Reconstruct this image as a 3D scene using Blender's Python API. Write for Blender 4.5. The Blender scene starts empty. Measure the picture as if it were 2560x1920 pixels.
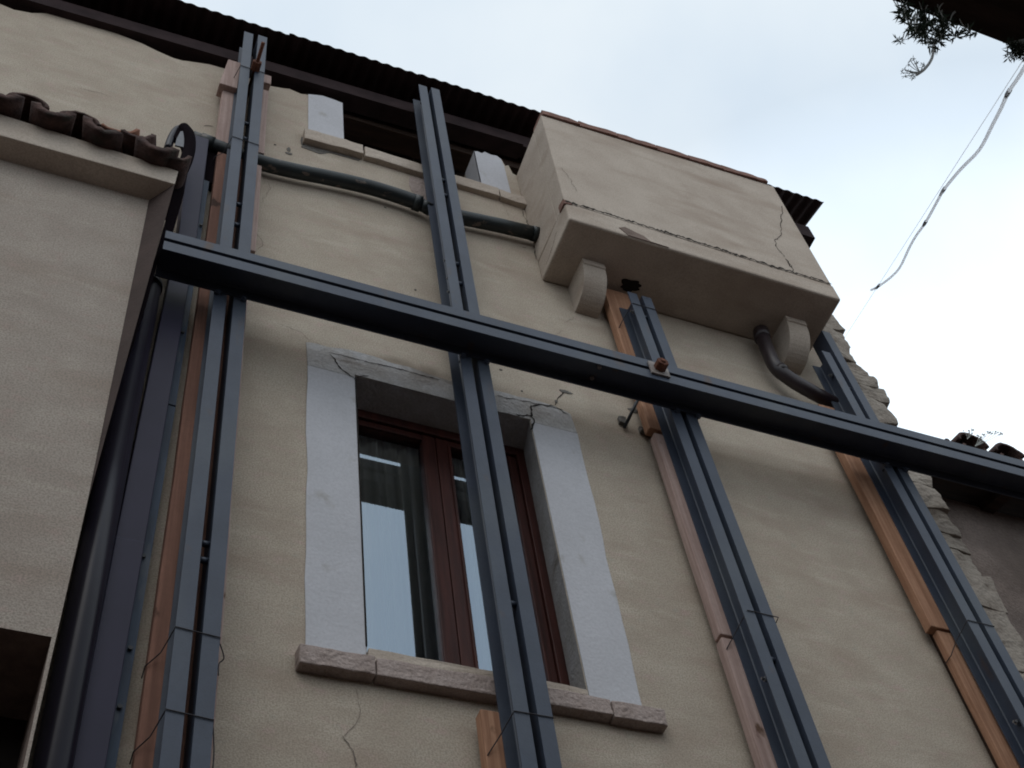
import bpy, bmesh, math, random
from mathutils import Vector, Matrix, noise
from mathutils.geometry import tessellate_polygon
random.seed(7)
S = bpy.context.scene
C = S.collection
R = math.radians

# ------------------------------------------------------------------ camera
EYE = 1.55                       # the camera stands 1.55 m above the street
D = 3.2                          # and 3.2 m in front of the facade (plane y = 0)
AX = [(0.92364107, 0.24199396, 0.29719708),
      (-0.36591546, 0.78743722, 0.49603276),
      (-0.11398711, -0.56690523, 0.81585868)]
FOC = 3500.0
cam = bpy.data.cameras.new('camera')
cam.sensor_width = 36.0
cam.lens = FOC / 2560 * 36.0
cam.clip_start = 0.05
cam.clip_end = 2000
co = bpy.data.objects.new('camera', cam)
M = Matrix(((AX[0][0], -AX[0][1], -AX[0][2], 0.0),
            (AX[1][0], -AX[1][1], -AX[1][2], -D),
            (AX[2][0], -AX[2][1], -AX[2][2], EYE),
            (0, 0, 0, 1)))
co.matrix_world = M
C.objects.link(co)
S.camera = co

# ------------------------------------------------------------------ world, sun, exposure
W = bpy.data.worlds.new("World")
S.world = W
W.use_nodes = True
nt = W.node_tree
nt.nodes.clear()
out = nt.nodes.new('ShaderNodeOutputWorld')
bg = nt.nodes.new('ShaderNodeBackground')
sky = nt.nodes.new('ShaderNodeTexSky')
sky.sky_type = 'NISHITA'
sky.sun_disc = False
SUN_EL, SUN_AZ = R(48), R(212)
sky.sun_elevation = SUN_EL
sky.sun_rotation = SUN_AZ
sky.air_density = 1.0
sky.dust_density = 3.0
tc = nt.nodes.new('ShaderNodeTexCoord')
n1 = nt.nodes.new('ShaderNodeTexNoise')
n1.inputs['Scale'].default_value = 2.6
n1.inputs['Detail'].default_value = 5
n1.inputs['Roughness'].default_value = 0.5
cr = nt.nodes.new('ShaderNodeValToRGB')
cr.color_ramp.elements[0].position = 0.36
cr.color_ramp.elements[0].color = (8.6, 9.9, 11.2, 1)
cr.color_ramp.elements[1].position = 0.6
cr.color_ramp.elements[1].color = (10.6, 11.5, 12.1, 1)
mx = nt.nodes.new('ShaderNodeMix')
mx.data_type = 'RGBA'
mx.inputs['Factor'].default_value = 0.93
# thicker, brighter cloud low on the right (the direction the white patch has in the photo)
vm = nt.nodes.new('ShaderNodeVectorMath'); vm.operation = 'DOT_PRODUCT'
vm.inputs[1].default_value = (0.62, 0.52, 0.585)
mr = nt.nodes.new('ShaderNodeMapRange')
mr.inputs['From Min'].default_value = 0.90
mr.inputs['From Max'].default_value = 1.0
mr.inputs['To Min'].default_value = 1.0
mr.inputs['To Max'].default_value = 1.75
sc = nt.nodes.new('ShaderNodeVectorMath'); sc.operation = 'SCALE'
L = nt.links.new
L(tc.outputs['Generated'], n1.inputs['Vector'])
L(n1.outputs['Fac'], cr.inputs['Fac'])
L(sky.outputs['Color'], mx.inputs['A'])
L(cr.outputs['Color'], mx.inputs['B'])
nrm = nt.nodes.new('ShaderNodeVectorMath'); nrm.operation = 'NORMALIZE'
L(tc.outputs['Generated'], nrm.inputs[0])
L(nrm.outputs[0], vm.inputs[0])
L(vm.outputs['Value'], mr.inputs['Value'])
L(mx.outputs['Result'], sc.inputs[0])
L(mr.outputs['Result'], sc.inputs['Scale'])
L(sc.outputs[0], bg.inputs['Color'])
bg.inputs['Strength'].default_value = 0.085
L(bg.outputs[0], out.inputs[0])

sun = bpy.data.lights.new('sun', 'SUN')
sun.energy = 0.5
sun.angle = R(40)
sun.color = (1.0, 0.96, 0.92)
so = bpy.data.objects.new('sun', sun)
d = Vector((math.sin(SUN_AZ) * math.cos(SUN_EL), math.cos(SUN_AZ) * math.cos(SUN_EL), math.sin(SUN_EL)))
so.rotation_euler = d.to_track_quat('Z', 'Y').to_euler()
so.location = (0, -8, 12)
C.objects.link(so)

S.view_settings.view_transform = 'Standard'
S.view_settings.look = 'None'
S.view_settings.exposure = 0.0
S.view_settings.gamma = 1.0
S.cycles.filter_width = 1.9
S.cycles.max_bounces = 8
S.cycles.sample_clamp_indirect = 4.0

# ------------------------------------------------------------------ helpers
# all shapes below are written with z measured from the camera's eye level
def at(px, py, Y=0.0):
    """photo pixel (2560 x 1920) -> point on the vertical plane y = Y"""
    c = (px - 1280.0, py - 960.0, FOC)
    v = [sum(AX[i][j] * c[j] for j in range(3)) for i in range(3)]
    t = (Y + D) / v[1]
    return Vector((v[0] * t, Y, v[2] * t))
OR = {1: (0, 0), 2: (800, 0), 3: (1660, 0), 4: (0, 620), 5: (800, 620), 6: (1660, 620), 7: (0, 1245), 8: (800, 1245), 9: (1660, 1245)}
def P(r, x, y, Y=0.0):
    return at(OR[r][0] + x / 2.4578, OR[r][1] + y / 2.4578, Y)

def mat(name, col, col2=None, scale=6, rough=0.85, bump=0.0, bscale=60, metal=0.0, speck=0.0, sscale=260,
        stretch=(1, 1, 1), detail=5, spec=0.3, stain=None, coat=0.0, lo=0.35, hi=0.65, spots=None):
    m = bpy.data.materials.new(name)
    m.use_nodes = True
    n = m.node_tree
    b = n.nodes['Principled BSDF']
    b.inputs['Roughness'].default_value = rough
    b.inputs['Metallic'].default_value = metal
    b.inputs['Specular IOR Level'].default_value = spec
    b.inputs['Coat Weight'].default_value = coat
    tcn = n.nodes.new('ShaderNodeTexCoord')
    mp = n.nodes.new('ShaderNodeMapping')
    mp.inputs['Scale'].default_value = stretch
    n.links.new(tcn.outputs['Object'], mp.inputs['Vector'])
    col2 = col2 or tuple(c * 0.8 for c in col)
    ns = n.nodes.new('ShaderNodeTexNoise')
    ns.inputs['Scale'].default_value = scale
    ns.inputs['Detail'].default_value = detail
    ns.inputs['Roughness'].default_value = 0.6
    n.links.new(mp.outputs[0], ns.inputs['Vector'])
    rp = n.nodes.new('ShaderNodeValToRGB')
    rp.color_ramp.elements[0].position = lo
    rp.color_ramp.elements[0].color = (*col2, 1)
    rp.color_ramp.elements[1].position = hi
    rp.color_ramp.elements[1].color = (*col, 1)
    n.links.new(ns.outputs['Fac'], rp.inputs['Fac'])
    cur = rp.outputs['Color']
    def blend(cur, fac_socket, colour, mode='MIX'):
        mm = n.nodes.new('ShaderNodeMix')
        mm.data_type = 'RGBA'
        mm.blend_type = mode
        n.links.new(fac_socket, mm.inputs['Factor'])
        n.links.new(cur, mm.inputs['A'])
        mm.inputs['B'].default_value = (*colour, 1)
        return mm.outputs['Result']
    if stain:
        for (scol, ssc, slo, shi, sst) in stain:
            mp2 = n.nodes.new('ShaderNodeMapping')
            mp2.inputs['Scale'].default_value = sst
            n.links.new(tcn.outputs['Object'], mp2.inputs['Vector'])
            s2 = n.nodes.new('ShaderNodeTexNoise')
            s2.inputs['Scale'].default_value = ssc
            s2.inputs['Detail'].default_value = 6
            n.links.new(mp2.outputs[0], s2.inputs['Vector'])
            r2 = n.nodes.new('ShaderNodeMapRange')
            r2.inputs['From Min'].default_value = slo
            r2.inputs['From Max'].default_value = shi
            n.links.new(s2.outputs['Fac'], r2.inputs['Value'])
            cur = blend(cur, r2.outputs['Result'], scol)
    for (cc, rr, scol, amt) in (spots or []):
        # a soot or damp mark with a place of its own on the wall (coordinates on the facade)
        geo = n.nodes.new('ShaderNodeNewGeometry')
        sb_ = n.nodes.new('ShaderNodeVectorMath'); sb_.operation = 'SUBTRACT'
        sb_.inputs[1].default_value = (cc[0], cc[1], cc[2] + EYE)
        dv = n.nodes.new('ShaderNodeVectorMath'); dv.operation = 'DIVIDE'
        dv.inputs[1].default_value = rr
        ln = n.nodes.new('ShaderNodeVectorMath'); ln.operation = 'LENGTH'
        nz = n.nodes.new('ShaderNodeTexNoise'); nz.inputs['Scale'].default_value = 14; nz.inputs['Detail'].default_value = 6
        ad = n.nodes.new('ShaderNodeMath'); ad.operation = 'ADD'
        mr_ = n.nodes.new('ShaderNodeMapRange')
        mr_.inputs['From Min'].default_value = 1.5; mr_.inputs['From Max'].default_value = 0.5
        mr_.inputs['To Min'].default_value = 0.0; mr_.inputs['To Max'].default_value = amt
        n.links.new(geo.outputs['Position'], sb_.inputs[0]); n.links.new(sb_.outputs[0], dv.inputs[0])
        n.links.new(dv.outputs[0], ln.inputs[0]); n.links.new(tcn.outputs['Object'], nz.inputs['Vector'])
        n.links.new(ln.outputs['Value'], ad.inputs[0]); n.links.new(nz.outputs['Fac'], ad.inputs[1])
        n.links.new(ad.outputs[0], mr_.inputs['Value'])
        cur = blend(cur, mr_.outputs['Result'], scol)
    if speck:
        s3 = n.nodes.new('ShaderNodeTexNoise')
        s3.inputs['Scale'].default_value = sscale
        s3.inputs['Detail'].default_value = 3
        n.links.new(tcn.outputs['Object'], s3.inputs['Vector'])
        r3 = n.nodes.new('ShaderNodeMapRange')
        r3.inputs['From Min'].default_value = 0.42
        r3.inputs['From Max'].default_value = 0.62
        r3.inputs['To Max'].default_value = speck
        n.links.new(s3.outputs['Fac'], r3.inputs['Value'])
        cur = blend(cur, r3.outputs['Result'], tuple(c * 0.45 for c in col), 'MIX')
    n.links.new(cur, b.inputs['Base Color'])
    if bump:
        bn = n.nodes.new('ShaderNodeTexNoise')
        bn.inputs['Scale'].default_value = bscale
        bn.inputs['Detail'].default_value = 6
        n.links.new(mp.outputs[0], bn.inputs['Vector'])
        bb = n.nodes.new('ShaderNodeBump')
        bb.inputs['Strength'].default_value = bump
        bb.inputs['Distance'].default_value = 0.01
        n.links.new(bn.outputs['Fac'], bb.inputs['Height'])
        n.links.new(bb.outputs[0], b.inputs['Normal'])
    return m

SMUDGE = [((1.50, 0, 5.15), (0.13, 1, 0.10), (0.14, 0.11, 0.085), 0.75), ((1.36, 0, 5.20), (0.10, 1, 0.05), (0.16, 0.13, 0.10), 0.5), ((2.42, 0, 5.22), (0.14, 1, 0.08), (0.22, 0.19, 0.15), 0.4)]
PL = mat('beige_plaster', (0.520, 0.450, 0.366), (0.445, 0.376, 0.302), 5.0, 0.95, 0.38, 230, speck=0.5, sscale=150, spec=0.12, spots=SMUDGE,
         stain=[((0.40, 0.315, 0.25), 4.0, 0.50, 0.80, (0.55, 1, 1.6)), ((0.60, 0.53, 0.44), 7.0, 0.56, 0.85, (0.5, 1, 1.8)), ((0.52, 0.39, 0.345), 16.0, 0.56, 0.80, (0.8, 1, 1.4)), ((0.43, 0.40, 0.335), 22.0, 0.58, 0.82, (0.8, 1, 1.4))])
PLL = mat('left_house_plaster', (0.435, 0.378, 0.325), (0.37, 0.315, 0.27), 5.0, 0.95, 0.42, 200, speck=0.55, sscale=140, spec=0.12,
         stain=[((0.33, 0.26, 0.21), 3.0, 0.50, 0.80, (0.6, 1, 1.5)), ((0.50, 0.44, 0.37), 7.0, 0.56, 0.85, (0.5, 1, 1.8)), ((0.43, 0.325, 0.285), 16.0, 0.56, 0.80, (0.8, 1, 1.4))])
PLB = mat('smooth_beige_plaster', (0.525, 0.452, 0.382), (0.445, 0.374, 0.312), 4.5, 0.95, 0.35, 160, speck=0.3, sscale=130, spec=0.12,
          stain=[((0.33, 0.255, 0.20), 3.5, 0.52, 0.85, (0.45, 1, 2.0))])
BRN = mat('brown_render', (0.085, 0.060, 0.053), (0.062, 0.045, 0.04), 5, 0.95, 0.3, 70, speck=0.2)
BRN2 = mat('bare_brown_mortar', (0.24, 0.18, 0.15), (0.15, 0.11, 0.09), 12, 0.95, 0.5, 70, speck=0.3)
WH = mat('white_lime_paint', (0.545, 0.545, 0.575), (0.49, 0.49, 0.515), 3.0, 0.9, 0.25, 60, speck=0.14, sscale=120, spec=0.2,
         stain=[((0.34, 0.32, 0.29), 9, 0.62, 0.8, (1, 1, 0.6))])
LINT = mat('weathered_white_paint', (0.50, 0.495, 0.50), (0.40, 0.38, 0.36), 9, 0.92, 0.6, 60, speck=0.3, sscale=110, spots=SMUDGE,
           stain=[((0.24, 0.21, 0.18), 6, 0.60, 0.76, (0.6, 1, 2.2))])
STN = mat('pink_limestone', (0.42, 0.345, 0.315), (0.34, 0.27, 0.24), 14, 0.9, 0.8, 70, speck=0.35, sscale=140,
          stain=[((0.24, 0.19, 0.165), 22, 0.6, 0.74, (1, 1, 1))])
RUB = mat('rubble_stone', (0.35, 0.31, 0.265), (0.26, 0.22, 0.185), 9, 0.95, 1.0, 45, speck=0.3, sscale=90,
          stain=[((0.13, 0.10, 0.08), 14, 0.6, 0.74, (1, 1, 1))])
BRK = mat('terracotta_brick', (0.25, 0.135, 0.105), (0.18, 0.10, 0.08), 18, 0.95, 0.6, 60, speck=0.25)
TIL = mat('old_roof_tile', (0.105, 0.060, 0.050), (0.045, 0.029, 0.027), 14, 0.95, 0.8, 60, speck=0.3, sscale=90,
          stain=[((0.035, 0.03, 0.024), 10, 0.55, 0.68, (1, 1, 1))])
TILP = mat('pale_broken_tile', (0.24, 0.11, 0.07), (0.17, 0.08, 0.055), 18, 0.95, 0.6, 60)
STL = mat('grey_primed_steel', (0.050, 0.063, 0.092), (0.038, 0.048, 0.071), 5, 0.5, 0.08, 120, spec=0.35, speck=0.12, sscale=60,
          stain=[((0.075, 0.048, 0.038), 9, 0.63, 0.74, (1, 1, 0.35)), ((0.075, 0.088, 0.105), 3, 0.5, 0.75, (1, 1, 0.5))])
STD = mat('dark_steel', (0.035, 0.038, 0.045), (0.025, 0.027, 0.03), 7, 0.55, 0.1, 80, spec=0.4)
PUR = mat('rusted_purlin_steel', (0.044, 0.030, 0.031), (0.028, 0.020, 0.021), 6, 0.85, 0.2, 60, spec=0.08)
CORR = mat('corrugated_sheet', (0.055, 0.034, 0.034), (0.03, 0.02, 0.02), 4, 0.8, 0.1, 60, spec=0.2)
RUST = mat('rust', (0.16, 0.058, 0.030), (0.085, 0.032, 0.02), 30, 0.9, 0.6, 90)
WAS = mat('grey_washer', (0.30, 0.27, 0.25), (0.16, 0.13, 0.12), 30, 0.6, 0.2, 90)
ZNC = mat('zinc_bolt', (0.42, 0.44, 0.46), (0.3, 0.31, 0.33), 30, 0.35, 0, metal=0.8)
WDA = mat('fresh_pine', (0.45, 0.25, 0.155), (0.29, 0.145, 0.085), 3.5, 0.8, 0.35, 30, stretch=(18, 18, 0.7), speck=0.12, sscale=40,
          stain=[((0.10, 0.045, 0.022), 3.0, 0.66, 0.72, (3, 3, 1.6))])
WDD = mat('shaded_pine', (0.27, 0.135, 0.095), (0.18, 0.088, 0.062), 3.5, 0.8, 0.35, 30, stretch=(18, 18, 0.7), speck=0.12, sscale=40,  # pine with the shade beside the left house put into its colour
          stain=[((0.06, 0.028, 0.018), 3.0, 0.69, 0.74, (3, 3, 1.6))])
WDP = mat('weathered_pine', (0.48, 0.355, 0.315), (0.34, 0.235, 0.205), 3.5, 0.85, 0.35, 30, stretch=(18, 18, 0.7), speck=0.12, sscale=40,
          stain=[((0.12, 0.065, 0.04), 3.0, 0.66, 0.72, (3, 3, 1.6))])
WDB = mat('old_beam_wood', (0.055, 0.032, 0.022), (0.03, 0.018, 0.013), 4, 0.9, 0.4, 40, stretch=(1, 8, 8))
MAH = mat('mahogany_window_wood', (0.072, 0.022, 0.017), (0.038, 0.012, 0.010), 4, 0.5, 0.15, 40, stretch=(10, 10, 0.7), spec=0.2)
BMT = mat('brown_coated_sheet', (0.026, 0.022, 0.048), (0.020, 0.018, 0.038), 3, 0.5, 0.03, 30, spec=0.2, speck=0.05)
BPI = mat('glossy_brown_pipe', (0.013, 0.011, 0.020), (0.010, 0.008, 0.014), 3, 0.30, 0.02, 20, spec=0.16)
EDG = mat('dark_brown_sheet', (0.009, 0.006, 0.008), None, 5, 0.9, spec=0.02)
ZNF = mat('tin_sheet', (0.10, 0.105, 0.12), (0.05, 0.05, 0.06), 12, 0.35, 0.1, 40, spec=0.5)
BLU = mat('blue_scuffed_paint', (0.032, 0.055, 0.095), (0.02, 0.032, 0.058), 9, 0.55, 0.15, 60, stretch=(2, 2, 0.5),
          stain=[((0.07, 0.085, 0.11), 7, 0.56, 0.68, (3, 3, 0.7))])
PIP = mat('black_drain_pipe', (0.020, 0.028, 0.030), (0.014, 0.018, 0.019), 6, 0.45, 0.1, 60, spec=0.4,
          stain=[((0.12, 0.095, 0.08), 30, 0.62, 0.68, (0.5, 1, 1))])
PIB = mat('brown_drain_pipe', (0.032, 0.021, 0.024), (0.02, 0.014, 0.016), 6, 0.4, 0.1, 60, spec=0.45)
CRK = mat('crack_shadow', (0.02, 0.015, 0.012), (0.012, 0.009, 0.008), 20, 1.0)
CRG = mat('fine_crack', (0.24, 0.20, 0.17), (0.13, 0.105, 0.09), 20, 1.0)
CEM = mat('bare_cement', (0.17, 0.16, 0.145), (0.11, 0.10, 0.09), 40, 0.95, 0.6, 80)
WIR = mat('binding_wire', (0.045, 0.04, 0.045), None, 8, 0.6)
CAB = mat('white_cable_sheath', (0.85, 0.87, 0.90), (0.82, 0.84, 0.87), 4, 0.6)
def translucent(m, w):
    n = m.node_tree
    b = n.nodes['Principled BSDF']; o = n.nodes['Material Output']
    t = n.nodes.new('ShaderNodeBsdfTranslucent'); t.inputs['Color'].default_value = (0.97, 0.98, 1.0, 1)
    x = n.nodes.new('ShaderNodeMixShader'); x.inputs[0].default_value = w
    n.links.new(b.outputs[0], x.inputs[1]); n.links.new(t.outputs[0], x.inputs[2]); n.links.new(x.outputs[0], o.inputs[0])
translucent(CAB, 0.85)
CBT = mat('black_cable_tie', (0.03, 0.03, 0.03), None, 4, 0.5)
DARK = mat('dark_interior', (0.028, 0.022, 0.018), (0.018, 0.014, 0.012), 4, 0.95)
LEAF = mat('dark_succulent_leaf', (0.045, 0.075, 0.045), (0.02, 0.035, 0.022), 30, 0.6)
STEM = mat('pale_stem', (0.55, 0.57, 0.52), (0.45, 0.46, 0.42), 12, 0.8)
translucent(STEM, 0.5)
ASP = mat('street_paving', (0.20, 0.145, 0.135), (0.14, 0.10, 0.095), 8, 0.95, 0.5, 60)
NWL = mat('pinkish_old_render', (0.25, 0.20, 0.175), (0.16, 0.125, 0.11), 5, 0.95, 0.8, 60, speck=0.4, sscale=90, stain=[((0.13, 0.10, 0.085), 3, 0.5, 0.75, (1, 1, .6))])
OPW = mat('opposite_old_plaster', (0.28, 0.23, 0.18), (0.2, 0.16, 0.13), 3, 0.95, 0.4, 40)

def cloth_mat():
    m = bpy.data.materials.new('sheer_curtain')
    m.use_nodes = True
    n = m.node_tree
    b = n.nodes['Principled BSDF']
    tcn = n.nodes.new('ShaderNodeTexCoord')
    wv = n.nodes.new('ShaderNodeTexWave')
    wv.inputs['Scale'].default_value = 1.2
    wv.inputs['Distortion'].default_value = 2.0
    mp = n.nodes.new('ShaderNodeMapping')
    mp.inputs['Scale'].default_value = (5, 1, 0.25)
    n.links.new(tcn.outputs['Object'], mp.inputs['Vector'])
    n.links.new(mp.outputs[0], wv.inputs['Vector'])
    rp = n.nodes.new('ShaderNodeValToRGB')
    rp.color_ramp.elements[0].color = (0.62, 0.60, 0.54, 1)
    rp.color_ramp.elements[1].color = (0.92, 0.90, 0.84, 1)
    n.links.new(wv.outputs['Color'], rp.inputs['Fac'])
    n.links.new(rp.outputs[0], b.inputs['Base Color'])
    b.inputs['Roughness'].default_value = 0.95
    return m
CUR = cloth_mat()

def glass_mat():
    m = bpy.data.materials.new('window_glass')
    m.use_nodes = True
    n = m.node_tree
    n.nodes.clear()
    o = n.nodes.new('ShaderNodeOutputMaterial')
    g = n.nodes.new('ShaderNodeBsdfGlossy')
    g.inputs['Roughness'].default_value = 0.012
    g.inputs['Color'].default_value = (0.76, 0.88, 1.0, 1)
    t = n.nodes.new('ShaderNodeBsdfTransparent')
    t.inputs['Color'].default_value = (0.97, 0.97, 0.96, 1)
    f = n.nodes.new('ShaderNodeFresnel')
    f.inputs['IOR'].default_value = 3.8
    mm = n.nodes.new('ShaderNodeMixShader')
    n.links.new(f.outputs[0], mm.inputs[0])
    n.links.new(t.outputs[0], mm.inputs[1])
    n.links.new(g.outputs[0], mm.inputs[2])
    n.links.new(mm.outputs[0], o.inputs[0])
    return m
GLS = glass_mat()

BASE = {}
def thing(name, label, cat, base=(0, 0, 0), group=None):
    o = bpy.data.objects.new(name, None)
    o.empty_display_size = 0.2
    b = Vector((base[0], base[1], base[2] + EYE))
    o.location = b
    C.objects.link(o)
    BASE[o] = b
    o['label'] = label
    o['category'] = cat
    if group:
        o['group'] = group
    return o
def tag(o, label, cat, group=None):
    o['label'] = label
    o['category'] = cat
    if group:
        o['group'] = group
    return o
def link(name, me, m, parent=None, smooth=False):
    if not isinstance(m, (list, tuple)):
        m = [m]
    for k in m:
        me.materials.append(k)
    o = bpy.data.objects.new(name, me)
    C.objects.link(o)
    b = BASE.get(parent, None)
    off = Vector((0, 0, EYE))
    if parent is not None:
        off = off - b
        o.parent = parent
        BASE[o] = b
        me.transform(Matrix.Translation(off))
    else:
        vs = [v.co for v in me.vertices]
        c = Vector((sum(v.x for v in vs) / len(vs), sum(v.y for v in vs) / len(vs), min(v.z for v in vs)))
        me.transform(Matrix.Translation(-c))
        o.location = c + off
        BASE[o] = c + off
    if smooth:
        for p in me.polygons:
            p.use_smooth = True
    return o
def obj(name, bm, m, parent=None, smooth=False, bevel=0):
    if name != 'pane': bmesh.ops.recalc_face_normals(bm, faces=bm.faces)
    me = bpy.data.meshes.new(name)
    bm.to_mesh(me)
    bm.free()
    o = link(name, me, m, parent, smooth)
    if bevel:
        md = o.modifiers.new('bevel', 'BEVEL')
        md.width = bevel
        md.segments = 2
        md.limit_method = 'ANGLE'
    return o
def B():
    return bmesh.new()
def box(bm, x0, x1, y0, y1, z0, z1, mi=0):
    v = [bm.verts.new((x, y, z)) for z in (z0, z1) for y in (y0, y1) for x in (x0, x1)]
    for f in ((0, 1, 3, 2), (4, 6, 7, 5), (0, 4, 5, 1), (2, 3, 7, 6), (0, 2, 6, 4), (1, 5, 7, 3)):
        fc = bm.faces.new([v[i] for i in f]); fc.material_index = mi
    return v
def hexa(bm, pts, mi=0):
    """8 points: bottom 4 then top 4, each loop in order"""
    v = [bm.verts.new(p) for p in pts]
    for f in ((0, 1, 2, 3), (7, 6, 5, 4), (0, 4, 5, 1), (1, 5, 6, 2), (2, 6, 7, 3), (3, 7, 4, 0)):
        fc = bm.faces.new([v[i] for i in f]); fc.material_index = mi
    return v
def prism(bm, loop, y0, y1, mi=0):
    """loop of (x,z) extruded along y"""
    a = [bm.verts.new((p[0], y0, p[1])) for p in loop]
    b = [bm.verts.new((p[0], y1, p[1])) for p in loop]
    tri = tessellate_polygon([[Vector((p[0], p[1], 0)) for p in loop]])
    for t in tri:
        bm.faces.new([a[i] for i in t]).material_index = mi
        bm.faces.new([b[i] for i in reversed(t)]).material_index = mi
    n = len(loop)
    for i in range(n):
        j = (i + 1) % n
        bm.faces.new((a[i], a[j], b[j], b[i])).material_index = mi
def extr(bm, prof, p0, p1, u, v):
    """closed profile of (a,b) in axes u,v swept from p0 to p1"""
    p0, p1, u, v = Vector(p0), Vector(p1), Vector(u), Vector(v)
    a = [bm.verts.new(p0 + u * q[0] + v * q[1]) for q in prof]
    b = [bm.verts.new(p1 + u * q[0] + v * q[1]) for q in prof]
    tri = tessellate_polygon([[Vector((q[0], q[1], 0)) for q in prof]])
    for t in tri:
        bm.faces.new([a[i] for i in t])
        bm.faces.new([b[i] for i in reversed(t)])
    n = len(prof)
    for i in range(n):
        j = (i + 1) % n
        bm.faces.new((a[i], a[j], b[j], b[i]))
def tube(bm, pts, r, seg=12, cap=True, mi=0, r2=None):
    pts = [Vector(p) for p in pts]
    rings = []
    up = None
    for i, p in enumerate(pts):
        if i == 0: t = pts[1] - pts[0]
        elif i == len(pts) - 1: t = pts[-1] - pts[-2]
        else: t = (pts[i + 1] - pts[i - 1])
        t.normalize()
        if up is None:
            up = Vector((0, 1, 0)) if abs(t.y) < 0.9 else Vector((1, 0, 0))
        s = t.cross(up).normalized()
        up = s.cross(t).normalized()
        rr = r if r2 is None else r + (r2 - r) * i / (len(pts) - 1)
        rings.append([bm.verts.new(p + (s * math.cos(a) + up * math.sin(a)) * rr) for a in [2 * math.pi * k / seg for k in range(seg)]])
    for a, b in zip(rings, rings[1:]):
        for k in range(seg):
            l = (k + 1) % seg
            bm.faces.new((a[k], a[l], b[l], b[k])).material_index = mi
    if cap:
        bm.faces.new(rings[0]).material_index = mi
        bm.faces.new(list(reversed(rings[-1]))).material_index = mi
def curve(pts, n=6):
    """Catmull-Rom through pts"""
    pts = [Vector(p) for p in pts]
    q = [pts[0] * 2 - pts[1]] + pts + [pts[-1] * 2 - pts[-2]]
    o = []
    for i in range(1, len(q) - 2):
        for k in range(n):
            t = k / n
            a, b, c, e = q[i - 1], q[i], q[i + 1], q[i + 2]
            o.append(0.5 * ((2 * b) + (c - a) * t + (2 * a - 5 * b + 4 * c - e) * t * t + (3 * b - a - 3 * c + e) * t ** 3))
    o.append(pts[-1])
    return o
def rough(bm, amp, sc, seed=0):
    for v in bm.verts:
        n = noise.noise_vector(v.co * sc + Vector((seed, seed * 1.7, 0)))
        v.co += n * amp
def subdiv(bm, cuts):
    bmesh.ops.subdivide_edges(bm, edges=bm.edges[:], cuts=cuts, use_grid_fill=True)
def ribbon(bm, pts, w, nrm, lift=0.002, jag=0.6, step=0.012):
    """a crack: a thin jagged sliver lying on a surface with normal nrm"""
    nrm = Vector(nrm).normalized()
    dense = []
    for a, b in zip(pts, pts[1:]):
        a, b = Vector(a), Vector(b)
        k = max(1, int((b - a).length / step))
        for i in range(k):
            dense.append(a.lerp(b, i / k))
    dense.append(Vector(pts[-1]))
    L_, R_ = [], []
    n = len(dense)
    for i, p in enumerate(dense):
        t = (dense[min(i + 1, n - 1)] - dense[max(i - 1, 0)]).normalized()
        s = t.cross(nrm).normalized()
        p = p + s * (random.uniform(-1, 1) * 0.35 * w + noise.noise(p * 25) * 0.012) * jag * (0 if i in (0, n - 1) else 1.6)
        ww = w * random.uniform(0.35, 1.0) * (0.25 if i in (0, n - 1) else 1)
        L_.append(bm.verts.new(p + s * ww * 0.5 + nrm * lift))
        R_.append(bm.verts.new(p - s * ww * 0.5 + nrm * lift))
    for i in range(n - 1):
        bm.faces.new((L_[i], L_[i + 1], R_[i + 1], R_[i]))

# ------------------------------------------------------------------ ground
bm = B()
box(bm, -60, 60, -60, 60, -1.75, -1.55)
g = obj('street', bm, ASP); g['kind'] = 'structure'; g['label'] = 'narrow paved street in front of the propped house'

# ------------------------------------------------------------------ the propped house
house = thing('plastered_house', 'beige plastered house behind the steel posts, with cracks and a broken wall top', 'house', (1.5, 0.0, -1.55))
XL, XR = -1.4, 3.985
top = [(-1.4, 7.80), (-0.82, 7.78), (-0.74, 7.76), (-0.65, 7.79), (-0.57, 7.86), (-0.41, 7.87), (-0.21, 7.88), (-0.05, 7.85), (0.04, 7.81),
       (0.14, 7.78), (0.19, 7.785), (0.22, 7.80), (0.34, 7.85), (0.44, 7.86), (0.60, 7.83), (0.69, 7.81), (0.78, 7.84), (0.82, 7.86), (0.89, 7.84), (1.02, 7.905), (1.14, 7.895)]
outer = [(0.148, -1.55), (0.148, 3.4), (XL, 3.4)] + [(x, z) for x, z in top] + [(1.14, 7.30), (1.98, 7.30), (1.98, 7.785), (2.0, 7.80), (2.03, 7.795), (2.05, 7.83), (2.09, 7.815), (2.13, 7.83), (2.16, 7.80), (2.175, 7.72), (2.20, 7.74), (2.215, 7.64), (2.3, 7.60), (XR, 7.6), (XR, -1.55)]
hf = [(1.157, 3.30), (1.157, 5.0), (1.97, 5.0), (1.97, 3.30)]
hb = [(1.13, 3.30), (1.13, 5.0), (2.005, 5.0), (2.005, 3.30)]
bm = B()
def faces2(bm, loops, y, flip):
    vs = [[bm.verts.new((p[0], y, p[1])) for p in l] for l in loops]
    flat = [v for l in vs for v in l]
    for t in tessellate_polygon([[Vector((p[0], p[1], 0)) for p in l] for l in loops]):
        bm.faces.new([flat[i] for i in t])
    return vs
fr = faces2(bm, [outer, hf], 0, 0)
bk = faces2(bm, [outer, hb], 0.32, 1)
n = len(outer)
for i in range(n):
    j = (i + 1) % n
    bm.faces.new((fr[0][i], fr[0][j], bk[0][j], bk[0][i]))
obj('wall', bm, PL, house)
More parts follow.
